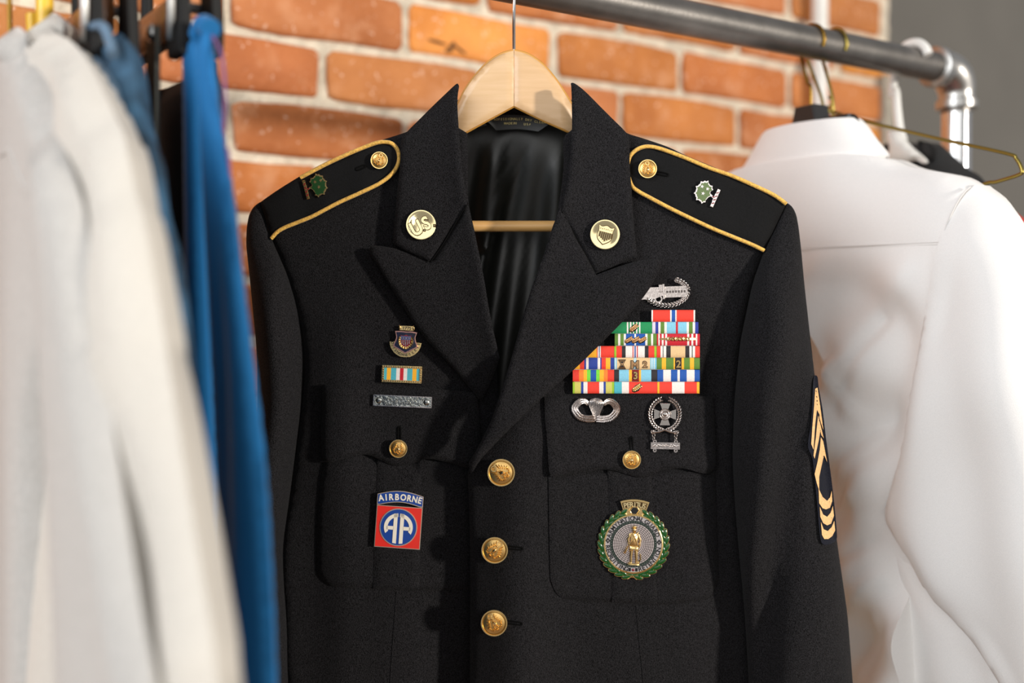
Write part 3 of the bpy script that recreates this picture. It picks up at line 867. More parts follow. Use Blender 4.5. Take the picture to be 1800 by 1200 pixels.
stripes = [[(1433, 683), (1437, 681), (1441, 708), (1446, 745), (1440, 727), (1436, 720), (1433, 745), (1430, 790), (1426, 780), (1428, 750), (1431, 715)],
           [(1438, 730), (1441, 741), (1448, 770), (1444, 765), (1442, 757), (1439, 775), (1432, 806), (1430, 800), (1434, 770)],
           [(1440, 733), (1447, 755), (1447, 752), (1442, 725)],
           [(1443, 768), (1447, 775), (1454, 812), (1449, 800), (1447, 806), (1440, 838), (1440, 862), (1436, 850), (1432, 833), (1437, 812), (1441, 790)],
           [(1439, 858), (1446, 873), (1454, 880), (1459, 874), (1462, 862), (1463, 880), (1459, 892), (1452, 895), (1446, 893), (1440, 884)],
           [(1441, 890), (1447, 904), (1454, 908), (1460, 901), (1464, 889), (1466, 906), (1461, 920), (1454, 923), (1447, 919), (1442, 908)],
           [(1443, 917), (1448, 930), (1455, 933), (1462, 926), (1466.5, 915), (1468, 932), (1463, 942), (1456, 947), (1449, 947), (1445, 940)]]
for s in stripes:
    shell('chevron', s, 3, J, r_p(3.7), r_p(2.8), M_patch_gold, patch)

# ---- buttons: dome, rim and an eagle in relief
class Pin:
    """plane resting on the surface f at (cx, cy); local x right, y up, z out, in photograph pixels"""
    def __init__(s, cx, cy, f, k, rot=0.0, tilt=.35, span=24):
        s.cx, s.cy, s.rot = cx, cy, math.radians(rot)
        s.r0 = float(f(cx, cy)) + k
        s.gx = tilt * float(f(cx + span, cy) - f(cx - span, cy)) / (2 * span)
        s.gy = tilt * float(f(cx, cy + span) - f(cx, cy - span)) / (2 * span)
    def __call__(s, x, y, z):
        x, y, z = [np.asarray(q, float) for q in (x, y, z)]
        c, q = math.cos(s.rot), math.sin(s.rot)
        X, Y_ = x * c - y * q, x * q + y * c
        return J(s.cx + X, s.cy - Y_, s.r0 + s.gx * X - s.gy * Y_ + .47 * z)
    def base(s): return tuple(s(0, 0, 0))
def button_mb(R):
    mb = MB()
    mb.lathe([(R * .5, -R * .25), (R * .9, -.1 * R), (R, .02 * R), (R * .99, .16 * R), (R * .93, .20 * R), (R * .9, .15 * R), (R * .7, .22 * R), (R * .45, .27 * R), (R * .2, .29 * R), (R * .02, .295 * R)], 0, 0, 36, 0)
    z = .27 * R
    def E(x, y, a, b, rot, h=.10, m=2, dz=0): mb.ell((x * R, y * R, z + dz * R), (a * R, b * R, 1.35 * h * R), math.radians(rot), m, 8, 5)
    E(0, -.04, .17, .27, 0, .17)                                    # body
    mb.prism([(-.13 * R, .06 * R), (.13 * R, .06 * R), (.13 * R, -.12 * R), (0, -.26 * R), (-.13 * R, -.12 * R)], z, z + .27 * R, 2, .03 * R)
    E(-.03, .33, .10, .09, 0, .16); E(-.13, .34, .07, .035, 10, .13)  # head, beak
    for sx in (-1, 1):
        for k in range(5):                                          # wing feathers
            a = 62 + k * 17
            L = .36 - .02 * k
            bx, by = sx * (.17 + .045 * k), .20 - .085 * k
            ang = a if sx < 0 else 180 - a
            E(bx + sx * .22 * math.cos(math.radians(90 - a * .35)), by + .24 - .07 * k, .24 - .02 * k, .052, 90 + sx * (-22 - 11 * k), .10)
        E(sx * .20, -.38, .21, .05, sx * -50, .12)                  # legs
        for k in range(3): E(sx * (.36 + .06 * k), -.48 + .10 * k, .15, .045, sx * (30 + 25 * k), .08)
    for k in range(3): E(-.09 + .09 * k, -.50, .17, .04, 90 + (k - 1) * -14, .08)
    mb.ring(.17 * R, .225 * R, z - .04 * R, z + .07 * R, .0, .60 * R, 16, 2)
    mb.ring(.92 * R, 1.0 * R, .05 * R, .23 * R, 0, 0, 36, 2)
    for k in range(6):
        a = k * math.pi / 3; E(.09 * math.cos(a), .60 + .09 * math.sin(a), .03, .03, 0, .05)
    # dark recessed field
    V, F = [], []
    mb.ring(.80 * R, .86 * R, .15 * R, .185 * R, 0, 0, 36, 1)
    return mb
def button(cx, cy, R, f, k, rot, lab):
    pin = Pin(cx, cy, f, k, rot, .1)
    o = button_mb(R).build('button', pin, [M_gold_field, M_gold_dark, M_gold], jacket, sharp=60, loc=pin.base())
    o['label'] = lab
    return o
big = 'large gold front button with raised eagle'
button(881, 830.5, 24, r_right, 4.5, 62, big); button(869.5, 967, 23.2, r_right, 4.5, -40, big); button(868.5, 1095, 23.2, r_right, 4.5, 30, big)
sml = 'small gold button with raised eagle'
button(700, 788.5, 16, r_left, 11.5, -8, sml + ' on pocket flap'); button(1110.5, 808, 16.2, r_right, 11.5, -14, sml + ' on pocket flap')
button(666.5, 281.5, 15, body0, 7, -20, sml + ' on shoulder strap'); button(1138.5, 296.5, 16.3, body0, 7, 4, sml + ' on shoulder strap')

# ---- the hanger itself
def arm(name, ol, m, f, th):
    return shell(name, spl(ol, 5), 7, J, lambda x, y, d: f(x, y) + edge(d, 1.8, 2.2), lambda x, y, d: f(x, y) - th - edge(d, 1.8, 2.2), m, hanger, sharp=50)
def hw(x, y): return 9.5 - np.abs(x - 903.5) * .05 - 0 * y + np.where(np.abs(np.asarray(x) - 903.5) > 115, -3.0, 0) 
def hwf(x, y):
    t = sm(np.abs(np.asarray(x, float) - 903.5), 80, 150)
    return 12 - np.abs(x - 903.5) * .03 * (1 - t) - 13.5 * t
w_l = [(903.2, 89), (903.2, 89), (880, 96), (855, 113), (833, 137), (817, 160), (806, 182), (790, 203), (740, 235), (640, 283), (540, 338), (500, 368), (490, 392), (505, 408), (540, 402), (640, 342), (740, 282), (808, 238), (855, 212), (890, 193), (903.2, 186), (903.2, 186)]
w_r = [(903.8, 89), (903.8, 89), (928, 96), (954, 114), (975, 138), (990, 160), (1005, 184), (1020, 203), (1070, 235), (1170, 283), (1270, 332), (1330, 362), (1342, 388), (1326, 405), (1290, 398), (1180, 340), (1070, 275), (1004, 233), (955, 211), (920, 194), (903.8, 186), (903.8, 186)]
M_hook = mat('hook_steel', (0.78, 0.77, 0.75), 0.15, 1.0)
o = arm('left_arm', w_l, M_wood, lambda x, y: hwf(x, y), 17); o = arm('right_arm', w_r, M_wood2, lambda x, y: hwf(x, y) - .6, 17)
tube('trouser_bar', [J(x, 397.5, -6) for x in (492, 700, 903, 1100, 1338)], .0046, M_woodbar, hanger, 16)
# darker rounded edge strips of the wood
for nm, pts in (('wood_edge', w_l[1:8]), ('wood_edge', w_r[1:8]), ('wood_edge', w_l[17:21]), ('wood_edge', w_r[17:21])):
    ps = np.array(spl(pts, 5, False)); tube(nm, list(J(ps[:, 0], ps[:, 1], hwf(ps[:, 0], ps[:, 1]) - 4)), .0014, M_woodedge, hanger, 6)
R_ = RAIL_R + .0016
c0 = J(903, 0, 0)
hc = RAIL0 + Vector((0.0008, 0, 0))
hk = [Vector(J(903.3, 100, 3.5)), Vector(J(903.3, 88, 4.0)), Vector(J(903.2, 60, 9)), Vector(J(903.2, 30, 15))]
for k in range(0, 17):
    a = -0.1 + math.pi * 1.15 * k / 16
    hk.append(hc + Vector((0, -1, 0)) * ((R_ + .003) * math.cos(a)) + ZV * ((R_ + .001) * math.sin(a)))
hk = [Vector(p) for p in spl([tuple(p) for p in hk], 3, False)]
tube('hook', hk, .00135, M_hook, hanger, 10)
tube('hook_collar', [J(903.3, 92, 3.7), J(903.3, 87, 4.0)], .0023, M_hook, hanger, 12)

# ================================================================ pins, badges and ribbons on the jacket
def flat(name, c, rough=0.35, coat=0.3): return mat('enamel_' + name, c, rough, coat=coat)
E_blue = flat('blue', lin((10, 62, 148))); E_red = flat('red', lin((226, 40, 24))); E_cream = flat('cream', lin((240, 232, 215)))
E_green = flat('green', lin((14, 60, 16)), .3); E_green2 = flat('leaf_green', lin((92, 112, 62)), .3); E_navy = flat('navy', lin((18, 18, 44)), .2)
E_dkred = flat('dark_red', lin((120, 24, 34)), .25); E_black = flat('black', lin((12, 12, 12)), .3); E_white = flat('white', lin((235, 225, 220)))
E_darkgreen = flat('dark_green', lin((26, 44, 36)), .35)
RIB = {}
def ribbon_mat(key):
    pal = dict(R=(232, 58, 40), r=(196, 20, 40), W=(236, 228, 222), B=(14, 82, 168), b=(34, 52, 150), G=(10, 140, 82), g=(90, 130, 44), L=(130, 196, 222), K=(34, 28, 32), Y=(250, 180, 40),
               y=(204, 196, 96), O=(250, 130, 44), l=(120, 214, 60), T=(226, 190, 140), D=(130, 20, 18), N=(30, 60, 150), t=(74, 176, 192), e=(40, 70, 60), P=(214, 205, 222), m=(150, 190, 40))
    if key not in RIB:
        RIB[key] = mat('ribbon_' + key + ('_dark' if key.islower() else ''), lin(pal[key]), 0.7, sheen=.2, noise=(1500, .08, 1), bump=(1400, .25, .0004))
    return RIB[key]

# ---------------- ribbon rack
SCL = 280 / 1461.0
def zx(v): return 980 + v * SCL
def zy(v): return 470 + v * SCL
rows = [
 (390, 497, [(862, 1262, 'W875 R1033 W1047 B1080 W1092 R1248 W1262')]),
 (500, 605, [(475, 867, 'G636 W650 G664 W678 G692 W703 G720 W733 G748 W760 G867'), (869, 1292, 'P898 b925 W945 g980 W1002 L1085 r1105 L1185 W1205 g1240 W1262 b1292')]),
 (608, 715, [(525, 909, 'g556 W576 g608 W627 B705 W720 B805 W825 g858 W877 g909'), (911, 1305, 'r925 W938 r956 W973 r988 W1005 r1190 W1208 r1228 W1245 r1268 W1282 r1305')]),
 (720, 825, [(140, 519, 'Y360 R368 W380 N387 W397 R519'), (521, 909, 'm540 R590 K625 W688 r697 W706 N718 W727 r737 W800 K835 R888 m909'), (911, 1305, 'R945 W965 e972 W997 K1038 T1172 K1210 W1232 e1240 W1262 R1305')]),
 (828, 933, [(140, 519, 'Y205 R245 b262 W285 N368 W392 b404 R443 Y485 N519'), (521, 909, 'L528 W534 L545 T700 L708 W714 L722 T850 L864 W870 L884 W890 L909'), (911, 1305, 'g957 Y995 g1065 Y1078 K1138 Y1160 g1215 Y1252 g1305')]),
 (938, 1045, [(140, 519, 'R197 O240 Y270 l303 B355 l387 Y425 O460 R519'), (521, 914, 'K565 L655 Y682 D748 Y766 L860 K914'), (916, 1305, 'B970 W1040 B1100 W1122 B1185 W1257 B1305')]),
 (1049, 1155, [(140, 519, 'm158 y215 N238 W275 R383 W422 N443 y500 m519'), (521, 914, 't590 W655 R914'), (916, 1302, 'Y935 R1050 W1165 R1278 Y1302')]),
]
labels = {
 (0, 0): 'red ribbon with a narrow blue centre stripe, alone in the top row', (1, 0): 'green ribbon with white centre lines and a bronze leaf', (1, 1): 'light blue ribbon with red centre line and green edges',
 (2, 0): 'blue and green striped ribbon with three bronze leaf clusters', (2, 1): 'crimson ribbon with white side lines and a knotted gold bar', (3, 0): 'yellow and red ribbon half under the lapel',
 (3, 1): 'white ribbon with red and black edges', (3, 2): 'tan ribbon with black and red edges', (4, 0): 'blue ribbon with red and yellow edges', (4, 1): 'tan ribbon with an hourglass, letter M and numeral 2',
 (4, 2): 'green and yellow ribbon with numeral 2 on black', (5, 0): 'rainbow ribbon from red to blue centre', (5, 1): 'light blue ribbon with black ends and numeral 3 on dark red', (5, 2): 'blue and white striped ribbon',
 (6, 0): 'red centred ribbon with yellow green ends', (6, 1): 'turquoise, white and red ribbon with a bronze leaf', (6, 2): 'red ribbon with a broad white centre'}
rk = Pin(1118, 618, r_right, 4.8, 0, .8, 60)
rack_t = thing('ribbon_rack', rk(0, -73, 0), 'block of seven rows of striped service ribbons above the right-hand breast pocket', 'ribbons')
def stripe_mesh(x0, y0, x1, y1, spec):
    prof = [(0, -1.5), (0, 1.2), (.07, 2.6), (.3, 3.5), (.7, 3.5), (.93, 2.6), (1, 1.2), (1, -1.5)]
    parts = []
    x = x0
    for tok in spec.split():
        e = zx(float(tok[1:])) - 1118
        parts.append((x, min(e, x1), tok[0])); x = e
    V, F, M, keys = [], [], [], []
    for a, b, k in parts:
        if k not in keys: keys.append(k)
        o = len(V)
        for q in (a, b):
            for t, z in prof: V.append((q, y0 + (y1 - y0) * t, z))
        n = len(prof)
        for i in range(n): F.append((o + i, o + (i + 1) % n, o + n + (i + 1) % n, o + n + i)); M.append(keys.index(k))
        if a == parts[0][0]: F.append(tuple(o + i for i in range(n))); M.append(keys.index(k))
        if (a, b, k) == parts[-1]: F.append(tuple(o + n + i for i in range(n))); M.append(keys.index(k))
    return V, F, M, [ribbon_mat(k) for k in keys]
RIBO = {}
for ri, (ya, yb, cells) in enumerate(rows):
    for ci, (xa, xb, spec) in enumerate(cells):
        V, F, M, ms = stripe_mesh(zx(xa) - 1118, 618 - zy(ya), zx(xb) - 1118, 618 - zy(yb), spec)
        A = np.array(V)
        o = mesh_obj('ribbon', rk(A[:, 0], A[:, 1], A[:, 2]), F, ms, rack_t, M, sharp=40)
        o['label'] = labels[(ri, ci)]
        RIBO[(ri, ci)] = o
mb = MB(); mb.box(zx(880) - 1118, zx(1250) - 1118, 618 - zy(1150), 618 - zy(400), -3.5, -1.6, 0); mb.box(zx(150) - 1118, zx(880) - 1118, 618 - zy(1150), 618 - zy(730), -3.5, -1.6, 0); mb.box(zx(530) - 1118, zx(880) - 1118, 618 - zy(730), 618 - zy(520), -3.5, -1.6, 0)
mb.build('mounting_plate', rk, M_silver, rack_t)
def dx(v): return zx(v) - 1118
def dy(v): return 618 - zy(v)
def leafdev(mb, x, y, L, rot=35):
    r = math.radians(rot)
    for k in range(-2, 3):
        t = k * L * .2
        for s in (-1, 1):
            mb.ell((dx(x) + t * math.cos(r) - s * math.sin(r) * L * .12, dy(y) + t * math.sin(r) + s * math.cos(r) * L * .12, 4.2), (L * .2, L * .085, 1.0), r + s * .5, 0, 7, 4)
    mb.ell((dx(x), dy(y), 4.6), (L * .55, L * .06, .8), r, 0, 7, 4)
    mb.ell((dx(x), dy(y) - .6, 3.3), (L * .66, L * .36, .9), r, 1, 10, 4)  # black oval just below the leaf, painted in as its shadow
M_bronze = mat('bronze_device', (0.62, 0.36, 0.18), 0.3, 1.0, bump=(900, .2, .0004))
M_brass = mat('brass_device', (0.78, 0.55, 0.22), 0.25, 1.0)
def dev(name, mb, key, lab, m=None):
    o = mb.build(name, rk, [m or M_bronze, E_black], RIBO[key], sharp=50); o['label'] = lab
mb = MB(); leafdev(mb, 700, 552, 16, 38); dev('leaf_device', mb, (1, 0), 'bronze oak leaf')
for x in (655, 718, 778):
    mb = MB(); leafdev(mb, x, 662, 14, 30); dev('leaf_device', mb, (2, 0), 'bronze oak leaf')
mb = MB(); leafdev(mb, 728, 1103, 16, 35); dev('leaf_device', mb, (6, 1), 'bronze oak leaf', M_brass)
mb = MB()
mb.box(dx(940), dx(1275), dy(663), dy(647), 3.2, 5.0, 0, .6); mb.box(dx(940), dx(1275), dy(657), dy(654), 4.9, 5.3, 1)
for x in (1040, 1110, 1180):
    mb.tube([(dx(x) + 5.4 * math.cos(a) , dy(655) + 5.0 * math.sin(2 * a) * .62, 5.4 + .8 * math.sin(a)) for a in np.linspace(0, 2 * math.pi, 17)], .95, 6)
dev('knot_bar', mb, (2, 1), 'gold bar with three knots', M_brass)
mb = MB()
X, Y = dx(593), dy(888)
mb.prism([(X - 5.5, Y + 7.5), (X + 5.5, Y + 7.5), (X + 1.2, Y), (X + 5.5, Y - 7.5), (X - 5.5, Y - 7.5), (X - 1.2, Y)], 3.2, 5, 0, .5)
mb.prism([(X - 6.8, Y + 8.6), (X + 6.8, Y + 8.6), (X + 2.2, Y), (X + 6.8, Y - 8.6), (X - 6.8, Y - 8.6), (X - 2.2, Y)], 3.0, 4.2, 1)
mb.prism([(X - 3, Y + 5), (X + 3, Y + 5), (X, Y + 1)], 5, 5.2, 1); mb.prism([(X - 3, Y - 5), (X + 3, Y - 5), (X, Y - 1)], 5, 5.2, 1)
dev('hourglass_device', mb, (4, 1), 'bronze hourglass')
mb = MB(); mb.text('M', 19, dx(710), dy(890), 3.2, 4.4, 0, 1, .07); mb.text('M', 19, dx(710), dy(890), 4.2, 5.2, 0, 0, .02); dev('letter_device', mb, (4, 1), 'bronze letter M')
mb = MB(); mb.text('2', 15.5, dx(803), dy(888), 3.2, 4.2, 0, 1, .07); mb.text('2', 14.5, dx(803), dy(888), 4.2, 5.0, 0, 0, .02); dev('numeral_device', mb, (4, 1), 'bronze numeral 2')
mb = MB(); mb.text('2', 17.5, dx(1110), dy(884), 3.2, 4.2, 0, 1, .06); mb.text('2', 17.5, dx(1110), dy(884), 4.2, 5.2, 0, 0, .025); dev('numeral_device', mb, (4, 2), 'bronze numeral 2', M_brass)
mb = MB(); mb.text('3', 17.5, dx(716), dy(990), 3.2, 4.2, 0, 1, .06); mb.text('3', 17.5, dx(716), dy(990), 4.2, 5.2, 0, 0, .025); dev('numeral_device', mb, (5, 1), 'bronze numeral 3', M_brass)

def pin_thing(name, pin, lab, cat): return thing(name, pin.base(), lab, cat)

# ---------------- collar discs
pin = Pin(740, 395, lapel_f := (lambda x, y: bl(x, y) + 12.5), 3.0, 0, 1.0)
t = pin_thing('collar_disc', pin, 'round polished gold disc with letters US on the left collar', 'badge'); t['group'] = 'collar discs'
def disc_mb():
    mb = MB(); mb.lathe([(20, -2), (26, -1.2), (26.8, .5), (26, 2.2), (24.5, 2.0), (19, 3.0), (12, 3.8), (.1, 4.4)], 0, 0, 48); return mb
o = disc_mb().build('disc', pin, M_gold_pol, t, sharp=60); 
mb = MB()
r = math.radians(27)
def rp(x, y): return (x * math.cos(r) - y * math.sin(r), x * math.sin(r) + y * math.cos(r))
for ch, xx in (('U', -9.5), ('S', 9.8)):
    x, y = rp(xx, 0); mb.text(ch, 34 if ch == 'U' else 32, x, y - 1, 2.2, 5.0, r, 1, .062, .86)
    mb.text(ch, 34 if ch == 'U' else 32, x, y - 1, 4.8, 6.4, r, 0, .028, .86)
for xx in (1.0, 20.5):
    x, y = rp(xx, -11.5); mb.box(x - 2.3, x + 2.3, y - 2.3, y + 2.3, 2, 4.6, 1, .2); mb.box(x - 1.4, x + 1.4, y - 1.4, y + 1.4, 2, 5.8, 0, .4)
mb.build('letters', pin, [M_gold_pol, M_gold_dull], t, sharp=40)
def scale0(pl, k): return [(x * k, y * k) for x, y in pl]
pin = Pin(1063.5, 412, lapel_f, 3.0, -14, 1.0)
t = pin_thing('collar_disc', pin, 'round polished gold disc with striped shield on the right collar', 'badge'); t['group'] = 'collar discs'
disc_mb().build('disc', pin, M_gold_pol, t, sharp=60)
mb = MB()
sh = spl([(-14, 15), (-14, 15), (-8, 13), (0, 16), (8, 13), (14, 15), (14, 15), (12.5, 6), (13.5, -3), (10, -11), (0, -18), (0, -18), (-10, -11), (-13.5, -3), (-12.5, 6)], 3)
mb.prism(scale0(sh, 1.06), 2, 4.2, 1); mb.prism(sh, 2, 5.2, 0, .8)
for k in range(-3, 4): mb.box(k * 3.5 - .65, k * 3.5 + .65, -13 + abs(k) * 2.2, 4, 5.0, 6.6, 0, .3); mb.box(k * 3.5 + .7, k * 3.5 + 2.6, -12 + abs(k) * 2.2, 3.6, 5.0, 5.4, 1)
mb.box(-12, 12, 4.2, 5.6, 5.0, 6.4, 0)
for k in range(-3, 4): mb.ell((k * 3.4, 9 + .5 * (k % 2), 5.6), (1.2, 1.2, .9), 0, 0, 6, 4)
mb.build('shield', pin, [M_gold_pol, M_gold_dull], t, sharp=40)

# ---------------- oak tree crests on the straps
def star(cx, cy, R, rot=0): return [(cx + (R if k % 2 == 0 else R * .42) * math.cos(math.radians(rot + 90 + 36 * k)), cy + (R if k % 2 == 0 else R * .42) * math.sin(math.radians(rot + 90 + 36 * k))) for k in range(10)]
def oak(px, py, rot, mirror, green, gold, lab, red):
    pin = Pin(px, py, r_strap, 1.6, rot, 1.0)
    t = pin_thing('tree_crest', pin, lab, 'badge'); t['group'] = 'tree crests on the shoulder straps'
    s = -1 if mirror else 1
    ol = []
    lob = [(0, 3), (4, 9), (1, 15), (5, 21), (12, 22), (16, 27), (22, 24), (28, 20), (29, 13), (33, 8), (30, 2), (31, -5), (26, -9), (22, -15), (15, -14), (10, -17), (5, -12), (5, -6)]
    for i, (x, y) in enumerate(lob): ol.append(((x - 4) * .92, (y - 4) * .92))
    sc = []
    N = len(ol)
    for i in range(N):
        a, b = ol[i], ol[(i + 1) % N]
        sc += [a, ((a[0] + b[0]) / 2 * .92 + .8, (a[1] + b[1]) / 2 * .92)]
    sc = [(s * x, y) for x, y in spl(sc, 2)]
    mb = MB(); mb.prism([(x * 1.06, y * 1.06) for x, y in sc], -1, 1.6, 0, .4); mb.build('crown_rim', pin, gold, t)
    c = np.mean(np.array(sc), 0)
    mb = MB(); mb.prism([(c[0] + (x - c[0]) * .9, c[1] + (y - c[1]) * .9) for x, y in sc], 1.2, 2.0, 0); mb.build('crown_enamel', pin, green, t)
    for (x, y) in ((7, 8), (17.5, 8), (11, -2.5)):
        mb = MB(); mb.prism(star(s * x, y, 3.6, 10), 1.8, 2.8, 0); mb.build('star', pin, gold, t, smooth=False)
    mb = MB(); mb.prism([(s * -1, 2.5), (s * -11, -1), (s * -11, -4), (s * -1, -1)], -1, 1.8, 0, .3)
    for k in range(5):
        y = -15 + 6 * k; mb.box(s * -12 - 1.7, s * -12 + 1.7, y - 2.6, y + 2.6, -1, 1.9, 0, .3)
    mb.box(s * -12 - 2.6, s * -12 + 2.6, -18, 15.5, -1, 1.3, 0, .3)
    mb.box(s * -9.6 - .8, s * -9.6 + .8, -9, 6, -1, 1.5, 0, .2)
    mb.build('trunk_and_torse', pin, gold, t)
    mb = MB()
    for k in range(4):
        y = -12 + 6.6 * k; mb.prism([(s * -12 - 1.9, y - 1.2), (s * -12 + 1.9, y + 1.2), (s * -12 + 1.9, y + 3.4), (s * -12 - 1.9, y + 1)], 1.6, 2.3, 0)
    mb.box(s * -8 - 2.2, s * -8 + 2.2, -1.8, .4, 1.8, 2.2, 0)
    mb.build('torse_enamel', pin, red, t)
oak(549, 329, 15, False, E_green, M_gold, 'green oak tree crest pin with gold stars on the left shoulder strap', E_dkred)
oak(1247, 342, -24, True, E_green2, M_silver_w if 'M_silver_w' in globals() else mat('pale_pink_silver', (0.95, 0.86, 0.84), .3, .85), 'green oak tree crest pin with white stars on the right shoulder strap', E_dkred)

# ---------------- regimental crest (left)
fl3 = lambda x, y: r_left(x, y)
pin = Pin(713, 600, fl3, 2.0, -3)
t = pin_thing('regimental_crest', pin, 'small enamel shield crest with gold scroll below the left lapel', 'badge')
sh = spl([(-20, 18), (-20, 18), (-10, 18.5), (0, 18), (10, 18.5), (20, 17), (20, 17), (17.5, 8), (19, 0), (22, -9), (14, -14), (0, -22), (0, -22), (-14, -14), (-22, -9), (-19, 0), (-17.5, 8)], 3)
def scale(pl, k, dx_=0, dy_=0): return [(x * k + dx_, y * k + dy_) for x, y in pl]
mb = MB(); mb.prism(sh, -1, 2.2, 0, .5); mb.build('shield_rim', pin, mat('rose_gilt', (0.62, 0.32, 0.26), .25, 1.0), t)
mb = MB(); mb.prism(scale(sh, .87, 0, 0), 1.8, 2.7, 0); mb.build('navy_field', pin, E_navy, t, smooth=False)
mb = MB()
for s in (-1, 1):
    for k in range(7):
        a = math.radians(250 + s * (20 + 19 * k)) if s > 0 else math.radians(290 - (20 + 19 * k))
        mb.ell((12.2 * math.cos(a), 1 + 13.2 * math.sin(a), 3.2), (2.9, 1.3, 1.3), a + math.pi / 2 + .35 * s, 0, 7, 4)
        mb.ell((10.0 * math.cos(a), 1 + 11.0 * math.sin(a), 3.2), (2.5, 1.1, 1.2), a + math.pi / 2 - .35 * s, 0, 7, 4)
mb.build('laurel', pin, M_gold, t)
ish = spl([(-9.5, 11), (-9.5, 11), (-4.5, 10), (0, 12), (4.5, 10), (9.5, 11), (9.5, 11), (9, 0), (6, -8), (0, -12), (0, -12), (-6, -8), (-9, 0)], 3)
mb = MB(); mb.prism(ish, 2.4, 3.6, 0, .3)
for k in range(-2, 3): mb.box(k * 3.2 - .5, k * 3.2 + .5, -8 + abs(k) * 2, 3, 3.6, 4.4, 1)
mb.box(-9, 9, 3, 9.4, 3.6, 4.0, 2)
for k in range(-1, 2): mb.ell((k * 5, 6, 4.1), (1.3, 1.3, .6), 0, 1, 6, 4)
mb.build('inner_shield', pin, [E_dkred, M_silver, flat('slate_blue', lin((70, 76, 120)))], t)
mb = MB()
def arcband(mb, R0, R1, a0, a1, z0, z1, m=0, n=14, cx=0, cy=0):
    pts = [(cx + R1 * math.cos(math.radians(a0 + (a1 - a0) * k / n)), cy + R1 * math.sin(math.radians(a0 + (a1 - a0) * k / n))) for k in range(n + 1)]
    pts += [(cx + R0 * math.cos(math.radians(a1 + (a0 - a1) * k / n)), cy + R0 * math.sin(math.radians(a1 + (a0 - a1) * k / n))) for k in range(n + 1)]
    mb.prism(pts, z0, z1, m); return mb
arcband(mb, 18.6, 28, 183, 257, -1.4, 1.4); arcband(mb, 18.6, 28, 283, 357, -1.4, 1.4); arcband(mb, 19.5, 27.5, 254, 286, -1.6, 1.9)
mb.box(-12, 14, 19.5, 27.5, -1.4, 1.6, 0, .5)
for x in (-11.5, 13): mb.ell((x, 24, 1.2), (2.4, 4.6, 1.6), 0, 0, 8, 4)
mb.build('scroll', pin, M_gold, t)
mb = MB(); mb.arc_text('DEFEND', 6.5, 23.2, 188, 250, 1.2, 2.0, inward=True, bold=.02); mb.arc_text('AND', 6, 23.4, 260, 280, 1.7, 2.4, inward=True, bold=.02); mb.arc_text('SERVE', 6.5, 23.2, 290, 352, 1.2, 2.0, inward=True, bold=.02)
mb.text('1775', 8, 1, 23.5, 1.5, 2.3, 0, 0, .02)
mb.build('scroll_lettering', pin, E_black, t, smooth=False)

# ---------------- unit award ribbon in a gold frame
pin = Pin(706.3, 657.5, fl3, 2.6, -2.2)
t = pin_thing('framed_ribbon', pin, 'turquoise, yellow and red ribbon in a gold frame above the left pocket', 'ribbon')
mb = MB()
for x0, x1, y0, y1 in ((-35.5, 35.5, 10.5, 15), (-35.5, 35.5, -15, -10.5), (-35.5, -31, -10.5, 10.5), (31, 35.5, -10.5, 10.5)): mb.box(x0, x1, y0, y1, -1.5, 3.2, 0, .6)
for k in range(18):
    for y in (12.7, -12.7): mb.ell((-34 + 4 * k, y, 3.3), (1.9, .95, 1.0), .6, 0, 6, 4)
for k in range(5):
    for x in (-33.2, 33.2): mb.ell((x, -8 + 4 * k, 3.3), (1.9, .95, 1.0), .9, 0, 6, 4)
mb.build('gold_frame', pin, M_gold, t)
V = []; mbm = MB()
x = -31; cols = [(4.6, 't'), (7.2, 'Y'), (9.4, 't'), (6.4, 'W'), (6.4, 'r'), (6.4, 'W'), (9.2, 't'), (7.2, 'Y'), (5.2, 't')]
keys = []
for w, k in cols:
    if k not in keys: keys.append(k)
    mbm.box(x, min(31, x + w), -10.6, 10.6, -1, 2.2, keys.index(k)); x += w
mbm.build('ribbon', pin, [ribbon_mat(k) for k in keys], t, smooth=False)

# ---------------- silver bar on the left pocket flap
pin = Pin(707.5, 705.2, fl3, 9.0, -2.4)
t = pin_thing('silver_bar', pin, 'narrow silver bar pin with chased ornament on the left pocket flap', 'badge')
M_bar = mat('chased_silver', (0.42, 0.43, 0.40), 0.24, 1.0, noise=(900, .4, 4), bump=(420, .4, .0012))
mb = MB(); mb.box(-51, 51, -9.3, 9.3, -1.5, 1.4, 0, .3); mb.build('plate', pin, M_bar, t)
mb = MB()
mb.box(-51, 51, 8.3, 10.0, -1.5, 2.2, 0, .3); mb.box(-51, 51, -10.0, -8.3, -1.5, 2.2, 0, .3); mb.box(-51.6, -50, -10, 10, -1.5, 2.2, 0, .3); mb.box(50, 51.6, -10, 10, -1.5, 2.2, 0, .3)
mb.build('raised_rim', pin, M_silver, t)
mb = MB(); R0 = random.Random(5)
for s in (-42, 42): mb.ell((s, 0, 1.4), (5.6, 5.6, 1.8), 0, 0, 10, 5); mb.ring(6, 7, 1, 2.2, s, 0, 16)
for k in range(46):
    x = R0.uniform(-36, 36); y = R0.uniform(-6.5, 6.5); mb.ell((x, y, 1.3), (R0.uniform(1.5, 3.6), R0.uniform(.7, 1.4), 1.1), R0.uniform(0, 3.1), 0, 6, 4)
mb.build('scroll_ornament', pin, M_bar, t)

